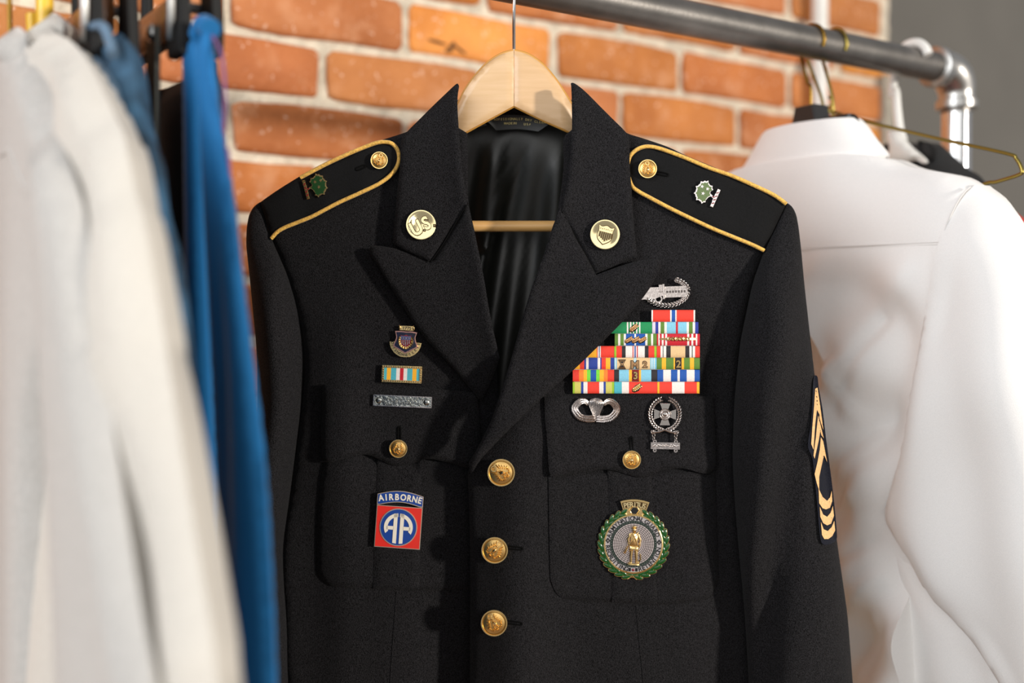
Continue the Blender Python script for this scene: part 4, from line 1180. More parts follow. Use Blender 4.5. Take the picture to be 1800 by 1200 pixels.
# ---------------- red and blue unit patch pin
pin = Pin(701, 915.5, fl3, 8.0, -4)
t = pin_thing('unit_patch_pin', pin, 'red and blue enamel pin with white double A on the left pocket', 'badge')
sq = [(-40.5, -48), (40.5, -48), (40.5, 26), (-40.5, 26)]
tab = [(-40.5, 28)] + [(-40.5, 45.5)] + [(40.5 * math.sin(a), 45.5 + 7.5 * (math.cos(a * 1.0) - math.cos(math.pi / 2)) ) for a in np.linspace(-math.pi / 2 * .98, math.pi / 2 * .98, 15)] + [(40.5, 45.5), (40.5, 26.5)]
arcb = [(40.5 - 5 - 71 * k / 14, 26.5 + 6.5 * math.sin(math.pi * k / 14)) for k in range(15)]
tab_full = [(-40.5, 45.5)] + [(x, 45.5 + 7.5 * math.cos(x / 40.5 * math.pi / 2)) for x in np.linspace(-38, 38, 15)] + [(40.5, 45.5), (40.5, 26.5)] + [(x, 26.5 + 6.2 * math.cos(x / 36 * math.pi / 2)) for x in np.linspace(35.5, -35.5, 15)] + [(-40.5, 26.5)]
mb = MB(); mb.prism(sq, -2, 1.6, 0, .3); mb.prism(tab_full, -2, 1.6, 0); mb.build('metal_back', pin, mat('pale_gilt', (.85, .66, .5), .3, .9), t)
mb = MB(); mb.prism([(-39, -46.6), (39, -46.6), (39, 24.6), (-39, 24.6)], 1.4, 2.2); mb.build('red_field', pin, E_red, t, smooth=False)
ins = [(-39.2, 44.6)] + [(x, 44.4 + 7.2 * math.cos(x / 39.2 * math.pi / 2)) for x in np.linspace(-37, 37, 15)] + [(39.2, 44.6), (39.2, 28.2)] + [(x, 27.9 + 6.2 * math.cos(x / 36 * math.pi / 2)) for x in np.linspace(35, -35, 15)] + [(-39.2, 28.2)]
mb = MB(); mb.prism(ins, 1.4, 2.2); tb = mb.build('blue_tab', pin, E_blue, t, smooth=False)
mb = MB()
mb.ring(31.4, 33.2, 1.6, 3.1, 0, -11, 44); mb.build('circle_rim', pin, mat('pale_gilt', (1, 1, 1)), t)
mb = MB(); mb.lathe([(31.6, 1.6), (31.6, 2.8), (.1, 2.8)], 0, -11, 40); mb.build('blue_circle', pin, E_blue, t, smooth=False)
mb = MB()
for i, ch in enumerate('AIRBORNE'):
    x = [-34, -25.2, -16.6, -6.2, 5, 15.4, 25.4, 34.4][i]
    mb.text(ch, 15.2, x, 39.2 + 4.4 * math.cos(x / 40 * math.pi / 2) - 1.4, 2.0, 2.9, -x / 40 * .24, 0, .035, .86)
mb.build('lettering', pin, E_cream, tb, smooth=False)
mb = MB()
for s in (-1, 1):
    mb.prism([(s * 2.4, 13.5), (s * 2.4, -40), (s * 9, -39), (s * 9, 12.5)], 2.6, 3.6)              # straight inner leg
    ao = [(s * 25.4 * math.cos(a) - s * 0, -11 + 24.6 * math.sin(a)) for a in np.linspace(math.radians(-28), math.radians(86), 14)]
    ai = [(s * 19 * math.cos(a), -11 + 18.2 * math.sin(a)) for a in np.linspace(math.radians(86), math.radians(-22), 14)]
    mb.prism(ao + ai, 2.6, 3.6)
    mb.prism([(s * 8, -9.5), (s * 21, -9.5), (s * 21, -15.8), (s * 8, -15.8)], 2.6, 3.6)
mb.build('double_letter', pin, E_cream, t, smooth=False)

# ---------------- combat badge: bayonet and wreath, half under the lapel
fr3 = lambda x, y: r_right(x, y)
pin = Pin(1170, 513, fr3, 3.0, 2)
t = pin_thing('combat_badge', pin, 'silver bayonet and wreath badge half hidden under the right lapel', 'badge')
mb = MB()
for (a0, a1) in ((62, 8), (-152, -8)):
    n = 16 if a0 < 0 else 7
    for k in range(n):
        a = math.radians(a0 + (a1 - a0) * k / (n - 1))
        X, Y = 2 + 37 * math.cos(a), 23.5 * math.sin(a)
        tang = math.atan2(23.5 * math.cos(a), -37 * math.sin(a))
        for s in (-1, 0, 1):
            mb.ell((X + s * 3.1 * math.cos(a), Y + s * 3.1 * math.sin(a), 1.4 + (1 - abs(s)) * .8), (3.6, 1.5, 1.5), tang + .55 * s, 0, 7, 4)
mb.build('oak_wreath', pin, M_silver, t)
mb = MB()
mb.box(-60, -8, 1, 9, 0, 3, 0, .8); mb.prism([(-60, 4), (-60, -12), (-20, -12), (-4, -6), (-4, 2)], 0, 2.4, 0, .7); mb.box(-12, -5, 0, 13.5, 0, 4, 0, .8); mb.ring(4.5, 7, 0, 3, -13, -12, 18)
mb.box(-5, -1.5, -13, 14.5, 0, 5, 0, .7)
mb.build('grenade_and_hilt', pin, M_silver, t)
mb = MB()
mb.prism([(-2, 9.5), (37, 9.5), (37, 4), (39, 4), (39, -4), (37, -4), (37, -10), (-2, -10)], 0, 2.6, 0, .5)
mb.box(-1, 37, 5.5, 9.6, 2.2, 4.2, 0, .8); mb.box(-1, 37, -10, -5, 2.2, 3.6, 0, .8)
mb.build('bayonet', pin, M_silver, t)
mb = MB()
for k in range(7): mb.box(1.2 + 5.1 * k, 4.6 + 5.1 * k, -2, 2.2, 2.4, 2.9)
mb.build('slots', pin, M_silver_dark, t, smooth=False)

# ---------------- parachute badge
pin = Pin(1047.5, 720, fr3, 9.0, -1)
t = pin_thing('parachute_badge', pin, 'silver winged parachute badge on the right pocket flap', 'badge')
mb = MB()
can = [(-13.5, 12), (-12.5, 16), (-8, 19), (0, 20.5), (8, 19), (12.5, 16), (13.5, 12)]
mb.prism(can + [(13.5, 8), (1.5, -20), (-1.5, -20), (-13.5, 8)], -1, 1.8, 1, .4)
for k in range(-5, 6):
    x = k * 2.55
    mb.tube([(x * .1, -19, 2.2), (x * .55, -5, 3.4), (x, 9, 4.4), (x * .98, 13, 5.0), (x * .72, 17.5, 3.8), (x * .1, 20, 2.2)], .98, 6)
mb.build('canopy', pin, [M_silver, M_silver_dark], t)
for s in (-1, 1):
    mb = MB()
    path = spl([(4 * s, -15.5), (14 * s, -16), (27 * s, -13), (35.5 * s, -4), (36 * s, 5), (29 * s, 13.5), (21 * s, 15), (15 * s, 11.5)], 5, False)
    n = len(path)
    mb.tube([(x, y, -.2) for x, y in path], [5.4] * int(n * .6) + [5.4 - 3.4 * k / (n - int(n * .6)) for k in range(n - int(n * .6))], 6, 1)
    for i, (x, y) in enumerate(path):
        a = math.atan2(path[min(i + 1, n - 1)][1] - path[max(i - 1, 0)][1], path[min(i + 1, n - 1)][0] - path[max(i - 1, 0)][0])
        w = 6.6 if i < n * .6 else 6.6 - 4.0 * (i - n * .6) / (n * .4)
        for q in (-1, 0, 1): mb.ell((x - math.sin(a) * q * w * .62, y + math.cos(a) * q * w * .62, 3.6 + (q == 0) * .6), (3.7, 1.3, 1.7), a + .75 * s, 0, 7, 4)
    mb.build('wing', pin, [M_silver, M_silver_dark], t)

# ---------------- marksmanship badge with hanging bar
pin = Pin(1169, 730, fr3, 9.2, -1)
t = pin_thing('marksmanship_badge', pin, 'silver cross in a wreath with a hanging bar on the right pocket flap', 'badge')
mb = MB()
for s in (-1, 1):
    for k in range(17):
        a = math.radians(90 + s * (18 + 152 * k / 16))
        X, Y = 26 * math.cos(a), 2 + 27.5 * math.sin(a)
        for q in (-1, 1): mb.ell((X + q * 2.2 * math.cos(a), Y + q * 2.2 * math.sin(a), 1.4), (3.8, 1.5, 1.6), a + math.pi / 2 + s * .5 * q, 0, 7, 4)
mb.build('wreath', pin, M_silver, t)
mb = MB()
for k in range(4):
    a = math.pi / 2 * k
    c, q = math.cos(a), math.sin(a)
    pl_ = [(5, -4.2), (19.5, -9.6), (19.5, 9.6), (5, 4.2)]
    mb.prism([(x * c - y * q, 2 + x * q + y * c) for x, y in pl_], -1, 2.2, 0, .5)
    mb.prism([(x * c - y * q, 2 + x * q + y * c) for x, y in [(8, -4), (18, -8.2), (18, 8.2), (8, 4)]], 2, 2.5, 1)
mb.build('cross', pin, [M_silver, mat('gunmetal', (.36, .34, .32), .35, 1.0)], t)
mb = MB(); mb.lathe([(10.6, 0), (10.6, 3.0), (9.6, 3.8), (8.4, 2.4), (7.2, 2.4), (6.0, 4.0), (4.9, 2.6), (3.4, 2.6), (2.6, 4.2), (.1, 4.4)], 0, 2, 28); mb.build('target_rings', pin, M_silver, t, sharp=70)
mb = MB()
mb.tube([(-24, -27, 1.5), (-19, -30, 2), (-10, -29, 2.6), (0, -25, 3), (10, -29, 2.6), (19, -30, 2), (24, -27, 1.5)], 1.9, 7)
for s in (-1, 1):
    mb.tube([(s * 20 + 4 * math.cos(a), -29.5 + 2.6 * math.sin(a), 1.5) for a in np.linspace(0, 2 * math.pi, 13)], 1.2, 6)
    mb.tube([(s * 4, -22, 2.8), (s * 9, -26, 2.8), (s * 14, -22, 2.2)], 1.5, 6)
mb.build('ribbon_tie', pin, M_silver, t)
for s in (-1, 1):
    for (yy, rx) in ((-35.5, 2.3), (-41, 2.3)):
        mb = MB(); mb.tube([(s * 19.5 + rx * math.cos(a) * (.6 if yy < -38 else 1), yy + 3.2 * math.sin(a), 1.4 + .5 * math.cos(a)) for a in np.linspace(0, 2 * math.pi, 13)], .8, 6); mb.build('link', pin, M_silver, t)
mb = MB(); mb.box(-24.5, 27.5, -59, -47.6, 0, 2.4, 0, .4)
for y0, y1 in ((-48.8, -47.4), (-59.2, -57.8)): mb.box(-24.5, 27.5, y0, y1, 2, 3.2, 0, .3)
for s in (-18.5, 18.5): mb.ring(1.4, 3.4, .3, 2, s + 1.5, -46, 14, 0); mb.ring(1.4, 3.4, .3, 2, s + 1.5, -61.5, 14, 0)
rr = random.Random(3)
for k in range(26): mb.ell((-21 + 1.8 * k, -53.3 + rr.uniform(-2, 2), 2.4), (.7, 1.6, .6), rr.uniform(-.6, .6), 0, 6, 4)
mb.build('bar', pin, M_silver, t)

# ---------------- large round recruiting badge
pin = Pin(1113.5, 956, fr3, 8.0, -2)
t = pin_thing('recruiting_badge', pin, 'large round badge with green laurel, silver centre and gold figure on the right pocket', 'badge')
mb = MB(); mb.lathe([(40, -3), (57, -2), (59.3, 0), (57.5, 1.2), (53, 1.6), (52, 3.6), (49.5, 3.6), (49, 2), (.1, 2)], 0, 0, 56); mb.build('gold_base', pin, M_gold, t, sharp=60)
mb = MB(); mb.lathe([(49.4, 1.5), (49.4, 2.9), (.1, 2.9)], 0, 0, 56); mb.build('silver_ring', pin, mat('satin_silver', (.60, .56, .56), .40, .9), t)
mb = MB(); mb.ring(36.5, 41.2, 2.5, 3.5, 0, 0, 56); mb.build('dark_ring', pin, E_darkgreen, t, smooth=False)
mb = MB()
for k in range(56): a = 2 * math.pi * k / 56; mb.ell((38.9 * math.cos(a), 38.9 * math.sin(a), 3.5), (.85, .85, .7), 0, 0, 6, 4)
mb.build('bead_ring', pin, M_silver, t)
mb = MB(); mb.lathe([(36.6, 2.4), (36.6, 3.4), (.1, 4.4)], 0, 0, 56)
for rr_ in range(5, 36, 3): mb.ring(rr_ - .95, rr_ + .95, 3, 5.2 - rr_ * .025, 0, 0, 48, 1)
for k in range(40): 
    a = 2 * math.pi * k / 40; c, q = math.cos(a), math.sin(a)
    mb.prism([(6 * c - .3 * q, 6 * q + .3 * c), (6 * c + .3 * q, 6 * q - .3 * c), (36 * c + .3 * q, 36 * q - .3 * c), (36 * c - .3 * q, 36 * q + .3 * c)], 3, 5.3 - .6, 0)
mb.build('engraved_centre', pin, [M_silver_dark, mat('pink_silver', (.78, .68, .66), .35, .9)], t, sharp=30)
GA = mat('leaf_enamel', lin((10, 76, 22)), .2, coat=.4)
R1 = 56.2
for s in (-1, 1):
    for k in range(13):
        a = math.radians(-90 + s * (5 + 151 * k / 12))
        for q in (-1, 1):
            R = R1 + q * 2.7
            X, Y = R * math.cos(a + s * .045 * (q + 1)), R * math.sin(a + s * .045 * (q + 1))
            rot = a + s * (math.pi / 2 - .33 * q)
            mb = MB(); mb.ell((X, Y, 1.6), (8.6, 3.3, 1.5), rot, 0, 9, 4)
            mb.build('leaf', pin, GA, t)
mb = MB()
for s in (-1, 1):
    for k in range(13):
        a = math.radians(-90 + s * (5 + 151 * k / 12))
        for q in (-1, 1):
            R = R1 + q * 2.7; a2 = a + s * .045 * (q + 1); rot = a + s * (math.pi / 2 - .33 * q)
            X, Y = R * math.cos(a2), R * math.sin(a2)
            mb.tube([(X + 8.9 * math.cos(p) * math.cos(rot) - 3.6 * math.sin(p) * math.sin(rot), Y + 8.9 * math.cos(p) * math.sin(rot) + 3.6 * math.sin(p) * math.cos(rot), 1.3) for p in np.linspace(0, 2 * math.pi, 11)], .5, 5)
mb.tube([(-8, -62, 1), (0, -56, 2), (10, -54, 2)], 1, 5); mb.tube([(8, -62, 1), (0, -56, 2), (-10, -54, 2)], 1, 5)
mb.build('leaf_outline', pin, M_gold, t)
mb = MB()
mb.arc_text('ARMY', 10.5, 45.3, 163, 134, 2.8, 3.6, bold=.02); mb.arc_text('NATIONAL', 10.5, 45.3, 124, 72, 2.8, 3.6, bold=.02); mb.arc_text('GUARD', 10.5, 45.3, 61, 23, 2.8, 3.6, bold=.02)
mb.arc_text('RECRUITING', 10.5, 45.3, 188, 256, 2.8, 3.6, inward=True, bold=.02); mb.arc_text('RETENTION', 10.5, 45.3, 287, 350, 2.8, 3.6, inward=True, bold=.02)
mb.build('lettering', pin, E_black, t, smooth=False)
mb = MB()
for a in (174, 6): mb.prism([(45.3 * math.cos(math.radians(a)) + 4.4 * math.cos(math.radians(q)), 45.3 * math.sin(math.radians(a)) + 5 * math.sin(math.radians(q))) for q in (0, 90, 180, 270)], 2.8, 3.4)
for q in (-6, 6): mb.box(45.3 * math.cos(math.radians(271)) + q - 2.2, 45.3 * math.cos(math.radians(271)) + q + 2.2, -48, -42, 2.8, 3.3)
mb.build('dark_markers', pin, E_black, t, smooth=False)
mb = MB(); mb.ell((1, -45.3, 3.2), (2.6, 2.6, 1.2), 0, 0, 10, 5); mb.build('red_stone', pin, E_dkred, t)
mb = MB(); mb.prism(star(-45, 4.5, 2.6), 3.3, 4.0); mb.prism(star(45, 4.5, 2.6), 3.3, 4.0); mb.build('star', pin, M_silver, t, smooth=False)
# gold tab at the top with a hexagon eyelet
mb = MB()
arcband(mb, 63, 77.5, 109, 71, -1, 2.4); arcband(mb, 75.2, 78.5, 109, 71, -1, 4); arcband(mb, 50, 64, 104, 76, -1, 2.0)
hexo = [(8.6 * math.cos(math.radians(60 * k)), 58.5 + 8.0 * math.sin(math.radians(60 * k))) for k in range(6)]
mb.tube([(x, y, 2.6) for x, y in hexo + hexo[:2]], 1.3, 6)
tb = mb.build('gold_tab', pin, M_gold, t)
mb = MB(); mb.prism([(x * .8, 58.5 + (y - 58.5) * .8) for x, y in hexo], 1.6, 2.6); mb.build('dark_hexagon', pin, E_black, tb, smooth=False)
mb = MB(); arcband(mb, 64.5, 75, 107.5, 72.5, 2.0, 2.6); mb.build('tab_field', pin, M_gold_dull, tb, smooth=False)
mb = MB(); mb.arc_text('PERITUS', 12, 69.6, 104, 76, 2.2, 4.6, bold=.03); mb.build('tab_lettering', pin, mat('pale_gold', (.95, .76, .4), .3, 1.0), tb, smooth=False)
# standing figure in a hat with a rifle, foot on a plough
mb = MB()
mb.ell((1, 24.5, 7), (3.4, 4.2, 3)); mb.ell((1, 28.6, 7), (5.4, 1.4, 3.4), .1); mb.ell((1, 30.2, 7), (3.2, 2.2, 2.4))
mb.prism([(-6, 18), (-2.5, 20.5), (4.5, 20.5), (8.5, 17.5), (7.5, 6), (8, -4), (-6, -4), (-5.5, 6)], 4, 8.4, 0, 1.6)
mb.prism([(-6.5, -3), (8.5, -3), (9.5, -13), (5, -14), (1.5, -9), (-2, -14), (-7, -13)], 4, 7.6, 0, 1.2)
mb.tube([(-5.5, 17, 6.5), (-9.5, 8, 7.5), (-8, -1, 8)], [2.6, 2.2, 1.6], 7); mb.tube([(8, 16.5, 6.5), (11.5, 7, 6.5), (11, -3, 6.5), (9, -8, 7)], [2.6, 2.2, 1.8, 1.3], 7)
mb.tube([(-3, -12, 6), (-3.6, -22, 6), (-3.2, -32, 6)], [3, 2.4, 1.9], 7); mb.tube([(5, -12, 6), (6, -21, 6.5), (6.5, -31, 6)], [3, 2.4, 1.9], 7)
mb.ell((-4.6, -33, 6), (3.4, 1.7, 2)); mb.ell((7.6, -32, 6), (3.4, 1.7, 2))
mb.tube([(-15, -14, 8), (-9, -4, 8.6), (-2, 6, 9), (6, 17, 8.4), (9, 21, 8)], 1.0, 6); mb.prism([(-16.5, -17), (-13.5, -17.5), (-8.5, -5), (-11, -4)], 6.5, 8.6, 0, .5)
mb.tube([(-3, 19, 8.2), (3, 10, 9), (7, -1, 8.4)], .9, 5)
mb.prism([(-9.5, -34), (11.5, -34), (12, -37.2), (-10, -37.2)], 3.8, 6.6, 0, .8)
mb.tube([(10, -34, 5), (13.5, -26, 5.5), (12.5, -17, 6)], 1.2, 6)
mb.build('figure', pin, M_gold, t, sharp=60)

# ================================================================ other garments along the rail
M_plastic_black = mat('black_plastic', (0.018, 0.018, 0.018), 0.32)
M_rubber = mat('black_rubber', (0.004, 0.004, 0.004), 0.65, spec=.3)
M_brasswire = mat('brass_wire', (0.30, 0.23, 0.06), 0.3, 1.0)
M_darkwire = mat('bronze_wire', (0.26, 0.15, 0.03), 0.35, 1.0)
M_yellow = mat('yellow_plastic', (0.78, 0.48, 0.03), 0.35, coat=.3)
M_whiteplastic = mat('white_plastic', (0.8, 0.79, 0.75), 0.35)
M_walnut = mat_wood('walnut_bar', (0.16, 0.06, 0.02), (0.24, 0.095, 0.035), 0.3, (5, 50, 50))
M_knit = mat_fabric('grey_marl_knit', (0.47, 0.452, 0.425), 0.95, .2, 260, .07, .3)
M_fleece = mat_fabric('cream_fleece', (0.57, 0.535, 0.48), 0.95, .3, 300, .04, .3)
M_denim = mat('washed_denim', (0.024, 0.068, 0.12), 0.85, noise=(38, .9, 5), bump=(300, .4, .001))
M_denim_hi = mat('denim_highlight', (0.10, 0.165, 0.24), 0.85, noise=(60, .3, 4), bump=(300, .4, .001))  # paler denim: the highlights of the folds put into the colour
M_bluecloth = mat_fabric('blue_cloth', (0.014, 0.135, 0.34), 0.7, .15, 400, .06, .15)
M_blackcloth = mat_fabric('black_cloth', (0.008, 0.008, 0.009), 0.8, .05, 500, .2, .2)
M_shirt = mat_fabric('white_shirting', (0.87, 0.855, 0.835), 0.85, .1, 900, .03, .15)
M_seam = mat('shirt_stitch', (0.72, 0.70, 0.68), .9)
M_charcoal = mat_fabric('charcoal_cloth', (0.03, 0.03, 0.03), .85, .1, 500, .25, .3)
M_redcloth = mat_fabric('red_cloth', (0.72, 0.045, 0.03), .7, .1, 500, .1, .2)

def rail_hook(F, wire, m, parent, name='hook', low=0.18, u0=0.0, tip=2.6, w=0.0, seg=8):
    """question-mark hook over the rail in the garment's plane; F's origin sits on the rail line"""
    zc = RAIL0.z - CAMZ
    r = RAIL_R + wire
    pts = [(u0, low), (u0, low + .02), (-.004, zc - r - .022), (-r * .75, zc - r * .72)]
    for k in range(1, 12):
        a = math.pi * (1.12 - 1.25 * k / 11)
        pts.append((r * math.cos(a), zc + r * math.sin(a)))
    pts = spl(pts, 4, False)
    return tube(name, [tuple(F(a, b, w)) for a, b in pts], wire, m, parent, seg)

def garment(name, F, ol, T, wave, m, parent, sp=.011, w0=0.0, sharp=70, k=.02):
    def prof(d): return T * np.sqrt(np.clip(1 - (1 - np.clip(d / (T * k_), 0, 1)) ** 2, 0, 1))
    k_ = k / T if T < k else 1.6
    return shell(name, ol, sp, F, lambda u, v, d: w0 + prof(d) + wave(u, v) * np.clip(d / .03, .15, 1), lambda u, v, d: w0 - prof(d) + wave(u, v) * np.clip(d / .03, .15, 1) * .6, m, parent, sharp=sharp)
def H(F, u, v, w=0): return Vector(F(u, v, w))

# ---------------- grey sweater, leftmost
F = hang_frame(22)
t = thing('sweater', H(F, 0, -.5), 'light grey knitted sweater hanging at the far left', 'sweater')
tor = spl([(-.02, .172), (.02, .176), (.045, .168), (.09, .142), (.146, .097), (.19, .068), (.205, .045), (.19, .02), (.16, .0), (.125, -.03), (.102, -.07), (.094, -.13), (.088, -.25), (.085, -.45), (.085, -.45), (-.22, -.45), (-.22, -.45), (-.215, -.1), (-.205, .05), (-.15, .1), (-.08, .15)], 4)
garment('torso', F, tor, .015, lambda u, v: .004 * np.sin((u - .02) / .03) * sm(-v, -.12, .05), M_knit, t, w0=-.004)
bk = spl([(-.15, .09), (0, .13), (.14, .08), (.18, .03), (.19, -.1), (.2, -.45), (.2, -.45), (-.2, -.45), (-.2, -.45)], 4)
garment('torso_back', F, bk, .006, lambda u, v: .003 * np.sin(u / .02), M_knit, t, w0=-.017)
slv = spl([(.135, .1), (.17, .085), (.205, .056), (.222, .03), (.25, -.03), (.272, -.075), (.30, -.12), (.325, -.16), (.345, -.24), (.36, -.4), (.36, -.4), (.20, -.41), (.20, -.41), (.192, -.25), (.184, -.15), (.172, -.08), (.155, 0), (.14, .06)], 4)
garment('sleeve', F, slv, .014, lambda u, v: .003 * np.sin(u / .024 + v / .1), M_knit, t, w0=.004)
ps = spl([(.03, .10), (.06, .098), (.10, .075), (.15, .06), (.195, .035)], 8, False)
tube('shoulder_seam', [H(F, a, b, .0105) for a, b in ps], .002, M_knit, t, 8)
garment('neckband', F, spl([(-.05, .165), (.0, .182), (.035, .178), (.06, .162), (.04, .15), (0, .155), (-.04, .148)], 4), .02, lambda u, v: 0 * u, M_knit, t)
h = thing('wire_hanger', H(F, 0, .17), 'thin bronze wire hanger inside the grey sweater', 'hanger')
rail_hook(F, .0016, M_darkwire, h, low=.165)
tube('wire_frame', [H(F, a, b) for a, b in ((0, .168), (.1, .12), (.19, .06), (.19, .055), (0, .05), (-.19, .055), (-.19, .06), (-.1, .12), (0, .168))], .0014, M_darkwire, h, 7)

# ---------------- cream fleece
F = hang_frame(84)
t = thing('fleece', H(F, 0, -.5), 'cream fleece top on a yellow plastic hanger, second garment from the left', 'top')
tor = spl([(-.04, .17), (0, .182), (.03, .186), (.06, .172), (.1, .158), (.147, .134), (.19, .103), (.207, .09), (.225, .065), (.243, .045), (.262, .01), (.293, -.057), (.32, -.105), (.338, -.145), (.354, -.25), (.36, -.42), (.36, -.42), (-.2, -.44), (-.2, -.44), (-.2, .05), (-.14, .11)], 4)
garment('torso', F, tor, .016, lambda u, v: .007 * np.sin(u / .03 + v / .16 + .8) * sm(-v, -.15, .02) + .004 * np.sin(u / .017 - v / .1), M_fleece, t, w0=.006)
garment('collar', F, spl([(-.05, .168), (0, .19), (.028, .192), (.05, .178), (.03, .158), (0, .16), (-.04, .15)], 4), .017, lambda u, v: 0 * u, M_fleece, t)
h = thing('plastic_hanger', H(F, 0, .16), 'bright yellow plastic hanger of the cream fleece', 'hanger')
zc = RAIL0.z - CAMZ
rail_hook(F, .0055, M_yellow, h, low=.13, seg=14)
tube('shoulder_bar', [H(F, a, b) for a, b in spl([(-.19, .06), (-.1, .115), (-.03, .142), (0, .15), (.03, .142), (.1, .115), (.19, .06)], 5, False)], .0058, M_yellow, h, 12)
tube('stem_brace', [H(F, a, b, .004) for a, b in ((-.018, .20), (-.012, .17), (-.004, .14))], .0045, M_yellow, h, 12)

# ---------------- clip hangers
def clip_hanger(px, lab, ubar, hb, clipsu):
    F = hang_frame(px)
    h = thing('clip_hanger', H(F, 0, hb), lab, 'hanger', 'wooden clip hangers')
    rail_hook(F, .0018, M_hook, h, low=hb + .02)
    tube('hook_sleeve', [H(F, 0, hb + .012), H(F, 0, hb + .045)], .0042, M_rubber, h, 12)
    mb = MB(); 
    V, Fc = [], []
    u0, u1 = ubar
    oc = [(-.0042, -.0125), (.0042, -.0125), (.0055, -.010), (.0055, .010), (.0042, .0125), (-.0042, .0125), (-.0055, .010), (-.0055, -.010)]
    rings = [[tuple(F(u, hb + b * k, a * k)) for a, b in oc] for u, k in ((u0 - .002, .8), (u0, 1), ((u0 + u1) / 2, 1.02), (u1, 1), (u1 + .002, .8))]
    loft('wooden_bar', rings, M_walnut, h, sharp=50)
    for du in (0, ):
        for s in (-1, 1):
            mb = MB(); mb.box(-.001, .001, 0, 0.001, 0, .001)
    for s in (-1, 1): tube('dark_edge', [H(F, u0, hb + s * .0125), H(F, (u0 + u1) / 2, hb + s * .0128), H(F, u1, hb + s * .0125)], .0022, M_rubber, h, 8)
    for u in clipsu:
        def cm(x, y, z): return F(u + np.asarray(x, float), hb + np.asarray(y, float), z)
        for s in (-1, 1):
            mb = MB()
            mb.prism([(-.013, .022), (.013, .022), (.011, .004), (.014, -.018), (.012, -.032), (-.012, -.032), (-.014, -.018), (-.011, .004)], s * .007, s * .0135, 0, .0015)
            mb.build('clip_jaw', cm, M_rubber, h)
        mb = MB(); mb.tube([(-.015, .002, z) for z in np.linspace(-.012, .012, 5)], .0035, 8); mb.tube([(.0, .01, .014), (.006, .004, .0165), (.006, -.012, .0165), (.0, -.022, .015)], .0026, 8)
        mb.build('clip_spring', cm, M_galv, h)
    return F, h
Fa, ha = clip_hanger(141, 'brown wooden clip hanger holding the washed jeans', (-.17, .07), .186, (.082, -.14))
Fb, hb_ = clip_hanger(262, 'brown wooden clip hanger holding the blue trousers', (-.16, .076), .190, (.100, -.13))
mb = MB(); mb.prism([(.066, -.012), (.088, -.012), (.085, -.085), (.069, -.085)], .0172, .020, 0, .001)
o = mb.build('clip_tongue', lambda x, y, z: Fb(x, .190 + np.asarray(y, float), z), mat('dark_metal_tongue', (.07, .07, .06), .5, .6), hb_); o['label'] = 'long grey metal clip lever'
mb = MB(); mb.ell((.077, -.014, .020), (.006, .006, .003)); o = mb.build('rivet', lambda x, y, z: Fb(x, .190 + np.asarray(y, float), z), M_hook, hb_)

# ---------------- jeans
F = Fa
t = thing('jeans', H(F, 0, -.5), 'faded blue denim jeans folded over and clipped beside the cream fleece', 'jeans')
legs = spl([(-.12, .158), (-.12, .158), (.05, .165), (.085, .168), (.108, .165), (.128, .152), (.14, .136), (.142, .12), (.158, .1), (.172, .085), (.178, .06), (.195, .04), (.21, .0), (.222, -.06), (.235, -.2), (.24, -.42), (.24, -.42), (-.13, -.42), (-.13, -.42)], 4)
garment('legs', F, legs, .011, lambda u, v: .006 * np.sin(u / .019 + v / .022) * np.exp(-((v - .11) / .07) ** 2) + .005 * np.sin(u / .02), M_denim, t, sp=.008, w0=.001)
for pts in ([(.085, .172), (.112, .166), (.132, .147)], [(.095, .150), (.122, .136), (.142, .116)], [(.09, .128), (.13, .11), (.158, .088), (.165, .072)], [(.135, .07), (.165, .045), (.198, .015), (.212, -.01)]):
    ps = spl(pts, 6, False); tube('seam_highlight', [H(F, a, b, .0115) for a, b in ps], .0030, M_denim_hi, t, 8)  # pale ridges along the folds, their highlight painted in

# ---------------- black trousers and blue trousers on the second clip hanger
F = Fb
t = thing('black_trousers', H(F, 0, -.5), 'black trousers hanging between the jeans and the blue trousers', 'trousers')
bo = spl([(-.15, .166), (-.15, .166), (-.05, .163), (0, .159), (.05, .158), (.085, .161), (.098, .158), (.098, .158), (.118, -.1), (.13, -.42), (.13, -.42), (-.15, -.42), (-.15, -.42)], 4)
garment('legs', F, bo, .007, lambda u, v: .004 * np.sin(u / .02), M_blackcloth, t, w0=-.014)
t = thing('blue_trousers', H(F, 0, -.5), 'bright blue trousers in deep folds left of the black jacket', 'trousers')
bo = spl([(.13, .158), (.13, .158), (.137, .168), (.143, .165), (.143, .165), (.15, .14), (.16, .11), (.176, .07), (.190, .025), (.206, -.02), (.222, -.07), (.231, -.13), (.236, -.19), (.238, -.3), (.24, -.42), (.24, -.42), (.19, -.42), (.19, -.42), (.172, -.19), (.158, -.08), (.145, .02), (.136, .09)], 4)
garment('leg', F, bo, .006, lambda u, v: .003 * np.sin(u / .010 + v / .3), M_bluecloth, t, sp=.005, w0=.006)
bo = spl([(.093, .164), (.093, .164), (.105, .17), (.122, .168), (.122, .168), (.122, .1), (.126, .04), (.136, -.05), (.148, -.15), (.16, -.3), (.165, -.42), (.165, -.42), (.11, -.42), (.11, -.42), (.104, -.2), (.096, 0)], 4)
garment('leg', F, bo, .006, lambda u, v: .003 * np.sin(u / .009), M_bluecloth, t, sp=.005, w0=.004)
ps = spl([(.122, .166), (.13, .171), (.143, .166)], 6, False)
tube('waistband', [H(F, a, b, .005) for a, b in ps], .006, M_bluecloth, t, 10)
ps = spl([(.143, .162), (.158, .148), (.163, .125), (.160, .10), (.168, .092), (.170, .07), (.164, .062), (.162, .085)], 8, False)
M_purple = mat('purple_thread', (.16, .07, .20), .7)
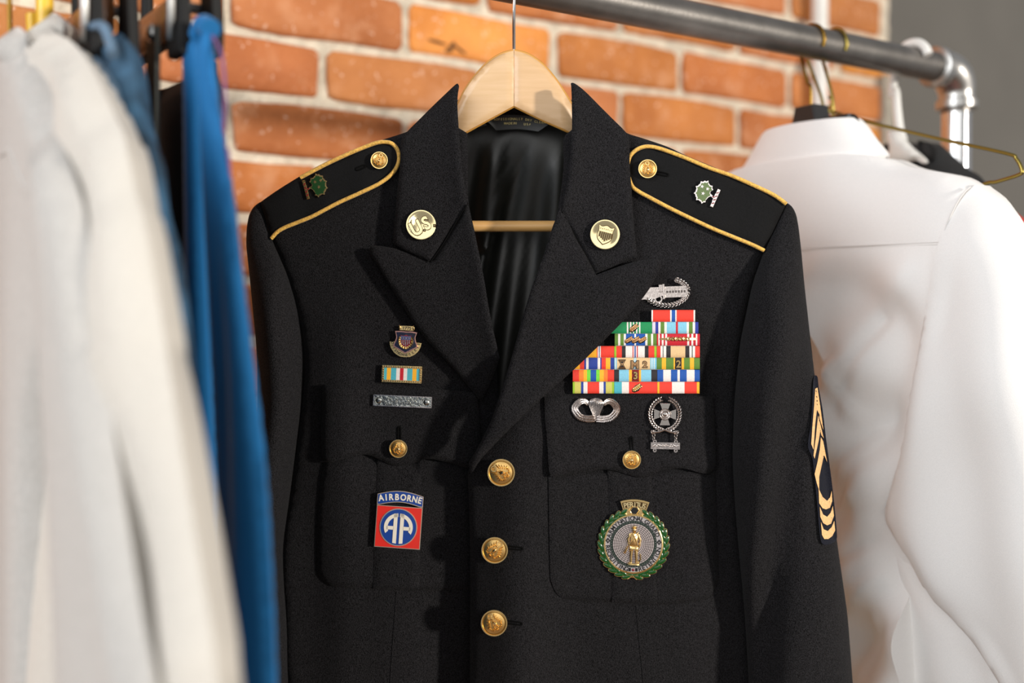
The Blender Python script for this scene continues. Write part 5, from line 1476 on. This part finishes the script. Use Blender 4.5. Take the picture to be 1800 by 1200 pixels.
o = tube('hanging_loop', [H(F, a, b, .004) for a, b in ps], .0009, M_purple, t, 8); o['label'] = 'purple ribbon loop'

# ---------------- white shirt, back view
F = hang_frame(1423)
t = thing('dress_shirt', H(F, 0, -.55), 'white long-sleeved shirt seen from behind on a black plastic hanger', 'shirt')
SIL = spl([(-.10, .165), (-.07, .20), (.07, .20), (.10, .164), (.125, .145), (.172, .127), (.212, .098), (.2304, .072), (.252, .03), (.275, -.04), (.295, -.12), (.315, -.22), (.33, -.33), (.34, -.70), (.34, -.70), (-.27, -.70), (-.27, -.70), (-.25, -.3), (-.235, 0), (-.235, .06), (-.225, .095), (-.172, .127)], 4)
def pill(T, d, k): return T * np.sqrt(np.clip(1 - (1 - np.clip(d / k, 0, 1)) ** 2, 0, 1))
def bulge(u, v): return .003 + pill(.036, seg_dist(u, v, SIL), .065)
back = spl([(-.09, .151), (-.04, .156), (.04, .156), (.088, .151), (.12, .1385), (.172, .1245), (.195, .112), (.195, .112), (.185, .06), (.175, .006), (.165, -.06), (.158, -.12), (.152, -.2), (.155, -.35), (.16, -.62), (.16, -.62), (-.24, -.62), (-.24, -.62), (-.235, -.3), (-.225, 0), (-.235, .06), (-.225, .095), (-.172, .126)], 4)
SEAM = [(.19, .113), (.179, .06), (.168, .006), (.157, -.05), (.147, -.11), (.136, -.148), (.128, -.172), (.137, -.19), (.155, -.21), (.2, -.253)]
def pq(px, py):
    q = (px - 900) / FPX; u = (q * F.O[1] - F.O[0]) / (.5547 + .8321 * q)
    return (u, (562 - py) / FPX * (F.O[1] - .8321 * u))
CREASE = [(pq(1455, 790), pq(1535, 640), .0032), (pq(1470, 930), pq(1565, 860), .003), (pq(1495, 1120), pq(1615, 1005), .0036), (pq(1535, 720), pq(1590, 560), -.003), (pq(1490, 570), pq(1560, 730), .003),
          (pq(1500, 1010), pq(1600, 940), -.003), (pq(1560, 1180), pq(1600, 1080), .003), (pq(1440, 640), pq(1470, 560), .0025), (pq(1520, 860), pq(1590, 760), .0026)]
def shw(u, v):
    low = sm(-v, -.075, .0)
    g = .0022 * np.sin(u / .0065) * np.exp(-((v - .05) / .022) ** 2) * np.exp(-((u + .04) / .06) ** 2)
    f = .0055 * np.sin((u + .35 * v) / .026) + .0045 * np.sin((u - .6 * v) / .017 + 1.0) + .0035 * np.sin((u * .6 + v) / .016) + .003 * np.abs(np.sin((u * .8 - v) / .03))
    for (a_, b_, k_) in CREASE: f = f + k_ * np.exp(-(seg_dist(u, v, [a_, b_], False) / .0055) ** 1.5)
    deep = -.014 * np.exp(-((u + .035 + .22 * (v - .05)) / .014) ** 2) * sm(-v, -.075, .03) - .012 * np.exp(-((u + .07 - .1 * v) / .012) ** 2) * sm(-v, -.07, .03)
    return 1.6 * g + (2.2 * f + 1.3 * deep) * low * np.clip(seg_dist(u, v, SEAM, False) / .03, 0, 1)
shell('back_panel', back, .006, F, lambda u, v, d: bulge(u, v) + shw(u, v), lambda u, v, d: -bulge(u, v), M_shirt, t)
yoke = spl([(-.088, .153), (0, .1552), (.087, .152), (.12, .1395), (.172, .1255), (.191, .115), (.191, .115), (.184, .085), (.179, .064), (.179, .064), (.05, .066), (-.1, .068), (-.21, .07), (-.21, .07), (-.215, .095), (-.172, .1275)], 4)
shell('yoke', yoke, .006, F, lambda u, v, d: bulge(u, v) + .0011 + .0008 * np.sin(u / .02) - .0006 * np.exp(-d / .003), lambda u, v, d: bulge(u, v) - .001, M_shirt, t)
ps = spl([(.178, .066), (.05, .068), (-.1, .070), (-.2, .072)], 12, False)
tube('yoke_seam', [H(F, a, b, float(bulge(np.array([a]), np.array([b]))[0]) + .0015) for a, b in ps], .0004, M_seam, t, 6)
# collar: a fold that runs round the neck
rings = []
N = 40
for (vv, rx, ry, o2) in ((.1495, .0885, .036, 0), (.152, .0905, .0385, 0), (.1575, .086, .0375, 0), (.17, .077, .035, 0), (.183, .067, .032, 0), (.1905, .0600, .031, 0), (.193, .0572, .0285, 0), (.1905, .055, .0265, 0), (.175, .058, .028, 0)):
    rings.append([tuple(F(-.001 + rx * math.cos(a), vv + .003 * (math.cos(a)) ** 2 * (1 if vv < .16 else 0), ry * math.sin(a) - .002)) for a in np.linspace(0, 2 * math.pi, N, endpoint=False)])
loft('collar', rings, M_shirt, t, cap=False)
ps = [tuple(F(.089 * math.cos(a), .1515, .0385 * math.sin(a) - .002)) for a in np.linspace(0, math.pi, 24)]
tube('collar_seam', ps, .0009, M_seam, t, 6)
slv = spl([(.1915, .1155), (.1915, .1155), (.212, .0985), (.2304, .0725), (.252, .03), (.275, -.04), (.295, -.12), (.315, -.22), (.33, -.33), (.335, -.42), (.335, -.42), (.27, -.42), (.27, -.42), (.262, -.33), (.225, -.275), (.2, -.253), (.177, -.237), (.155, -.21), (.137, -.19), (.128, -.172), (.135, -.145), (.146, -.11), (.157, -.05), (.168, .006), (.178, .06), (.187, .095)], 4)
def sl_b(u, v, d): return .002 + .0045 * sm(-v, -.11, -.05) + pill(.014, np.minimum(d, .04), .04) * sm(-v, -.10, .08)
shell('sleeve', slv, .006, F, lambda u, v, d: bulge(u, v) + sl_b(u, v, d) + (.0045 * np.sin((u + .2 * v) / .017) + .003 * np.sin((v - .3 * u) / .025)) * np.clip(d / .02, 0, 1) * sm(-v, -.12, 0), lambda u, v, d: -bulge(u, v) - .002, M_shirt, t)
ps = spl([(.19, .113), (.179, .06), (.168, .006), (.157, -.05), (.147, -.11), (.136, -.148)], 8, False)
tube('armhole_seam', [H(F, a + .0005, b, float(bulge(np.array([a]), np.array([b]))[0]) + .004) for a, b in ps], .0008, M_seam, t, 6)
cuff = spl([(.118, -.15), (.135, -.19), (.165, -.225), (.2, -.25), (.24, -.285), (.25, -.4), (.25, -.62), (.25, -.62), (.145, -.62), (.145, -.62), (.14, -.4), (.132, -.28), (.125, -.22)], 4)
shell('side_panel', cuff, .0075, F, lambda u, v, d: bulge(u, v) * .8 + pill(.01, d, .02) + .004 * np.sin((u + .3 * v) / .012) * np.clip(d / .02, 0, 1), lambda u, v, d: -.004 - pill(.02, d, .03), M_shirt, t)
h = thing('shirt_hanger', H(F, 0, .18), 'black plastic hanger inside the white shirt', 'hanger')
rail_hook(F, .0016, M_darkwire, h, low=.212)
mb = MB(); mb.prism([(-.0165, .194), (.0165, .194), (.012, .2125), (-.012, .2125)], -.011, .011, 0, .002); mb.build('hook_block', F, M_plastic_black, h)
hb2 = spl([(-.18, .10), (-.12, .126), (-.078, .15), (-.062, .182), (-.052, .1955), (-.02, .1975), (.02, .199), (.052, .1975), (.062, .186), (.078, .15), (.12, .126), (.18, .10), (.18, .09), (.1, .125), (.04, .16), (0, .165), (-.04, .16), (-.1, .125), (-.18, .09)], 4)
shell('shoulder_body', hb2, .008, F, lambda u, v, d: pill(.010, d, .008), lambda u, v, d: -pill(.010, d, .008), M_plastic_black, h)

# ---------------- brass wire hanger behind the shirt
F2 = hang_frame(1462)
def pw(px, py, f=F2):
    """(u, v) on a garment frame seen at this pixel"""
    q = (px - 900) / FPX; X0, Z0 = f.O[0], f.O[1]
    u = (q * Z0 - X0) / (.5547 + .8321 * q); Z = Z0 - .8321 * u
    return u, (562 - py) / FPX * Z
h = thing('wire_hanger', H(F2, 0, .17), 'brass wire hanger with one bare end sticking out behind the white shirt', 'hanger')
a1, a2, a3, a4, a5, a6 = pw(1448, 192), pw(1505, 211), pw(1640, 243), pw(1765, 270), pw(1794, 300), pw(1750, 320)
arm_pts = [pw(1418, 108), pw(1430, 140), pw(1441, 170), (a1[0] - .002, a1[1] + .002), a1, pw(1470, 200), a2, a3, a4, pw(1784, 280), a5, pw(1788, 308), a6, pw(1700, 335), (0, .07), (-.17, .05), (-.2, .06), (-.19, .075), (-.05, .15), (-.012, .19), (-.004, .205)]
tube('wire_frame', [H(F2, a, b) for a, b in spl(arm_pts, 5, False)], .0017, M_brasswire, h, 8)
rail_hook(F2, .0017, M_brasswire, h, low=.2)
tube('twisted_neck', [H(F2, -.004 + .003 * math.cos(k), .195 + .0022 * k, .003 * math.sin(k)) for k in np.linspace(0, 14, 60)], .0013, M_brasswire, h, 6)

# ---------------- charcoal coat and red top further back
F3 = hang_frame(1600)
t = thing('charcoal_coat', H(F3, 0, -.5), 'charcoal coat on a white plastic hanger, mostly hidden behind the white shirt', 'coat')
def pw3(x, y): return pw(x, y, F3)
co = [(-.1, .125), (-.07, .17), pw3(1556, 262), pw3(1575, 250), pw3(1600, 252), pw3(1622, 250), pw3(1640, 254), pw3(1660, 272), pw3(1690, 298), pw3(1720, 322), (.14, .06), (.2, .02), (.21, -.1), (.21, -.55), (.21, -.55), (-.2, -.55), (-.2, -.55), (-.2, .05)]
garment('body', F3, spl(co, 4), .02, lambda u, v: .003 * np.sin(u / .02), M_charcoal, t, sp=.012, w0=-.012)
la = [pw3(1553, 268), pw3(1560, 255), pw3(1580, 249), pw3(1596, 256), pw3(1584, 280), pw3(1566, 292)]
garment('lapel', F3, spl(la, 3), .006, lambda u, v: 0 * u, M_charcoal, t, sp=.006, w0=.006)
la = [pw3(1616, 252), pw3(1632, 251), pw3(1644, 258), pw3(1645, 285), pw3(1638, 292)]
garment('lapel', F3, spl(la, 3), .006, lambda u, v: 0 * u, M_charcoal, t, sp=.006, w0=.006)
h = thing('white_hanger', H(F3, 0, .17), 'white plastic hanger hooked on the rail beside the elbow fitting', 'hanger')
zc = RAIL0.z - CAMZ
r = RAIL_R + .0048
pts = [pw3(1586, 250), pw3(1579, 228), pw3(1574, 190), pw3(1571, 160), (-.026, zc - .03), (-.0225, zc - .008)]
for k in range(0, 11):
    a = math.pi * (1.0 - .93 * k / 10); pts.append((r * math.cos(a) , zc + r * math.sin(a)))
tube('hook', [H(F3, a, b) for a, b in spl(pts, 4, False)], .0048, M_whiteplastic, h, 12)
arm_ = [pw3(1573, 236), pw3(1590, 236), pw3(1612, 258), pw3(1640, 283), pw3(1638, 290), pw3(1624, 284), pw3(1604, 290), pw3(1590, 292), pw3(1575, 288), pw3(1568, 285), pw3(1578, 268)]
shell('shoulder_body', spl(arm_, 3), .005, F3, lambda u, v, d: .016 + pill(.006, d, .006), lambda u, v, d: .012 - pill(.004, d, .006), M_whiteplastic, h)
F4 = hang_frame(1618)
t = thing('red_top', H(F4, 0, -.5), 'red top whose shoulder just shows at the right edge behind the white shirt', 'top')
def pw4(x, y): return pw(x, y, F4)
ro = [(-.1, .09), (0, .13), pw4(1700, 345), pw4(1770, 368), pw4(1790, 380), pw4(1800, 388), pw4(1830, 410), (.21, .03), (.225, -.1), (.22, -.5), (.22, -.5), (-.2, -.5), (-.2, -.5), (-.2, .03)]
garment('body', F4, spl(ro, 4), .02, lambda u, v: .003 * np.sin(u / .02), M_redcloth, t, sp=.012, w0=-.002)
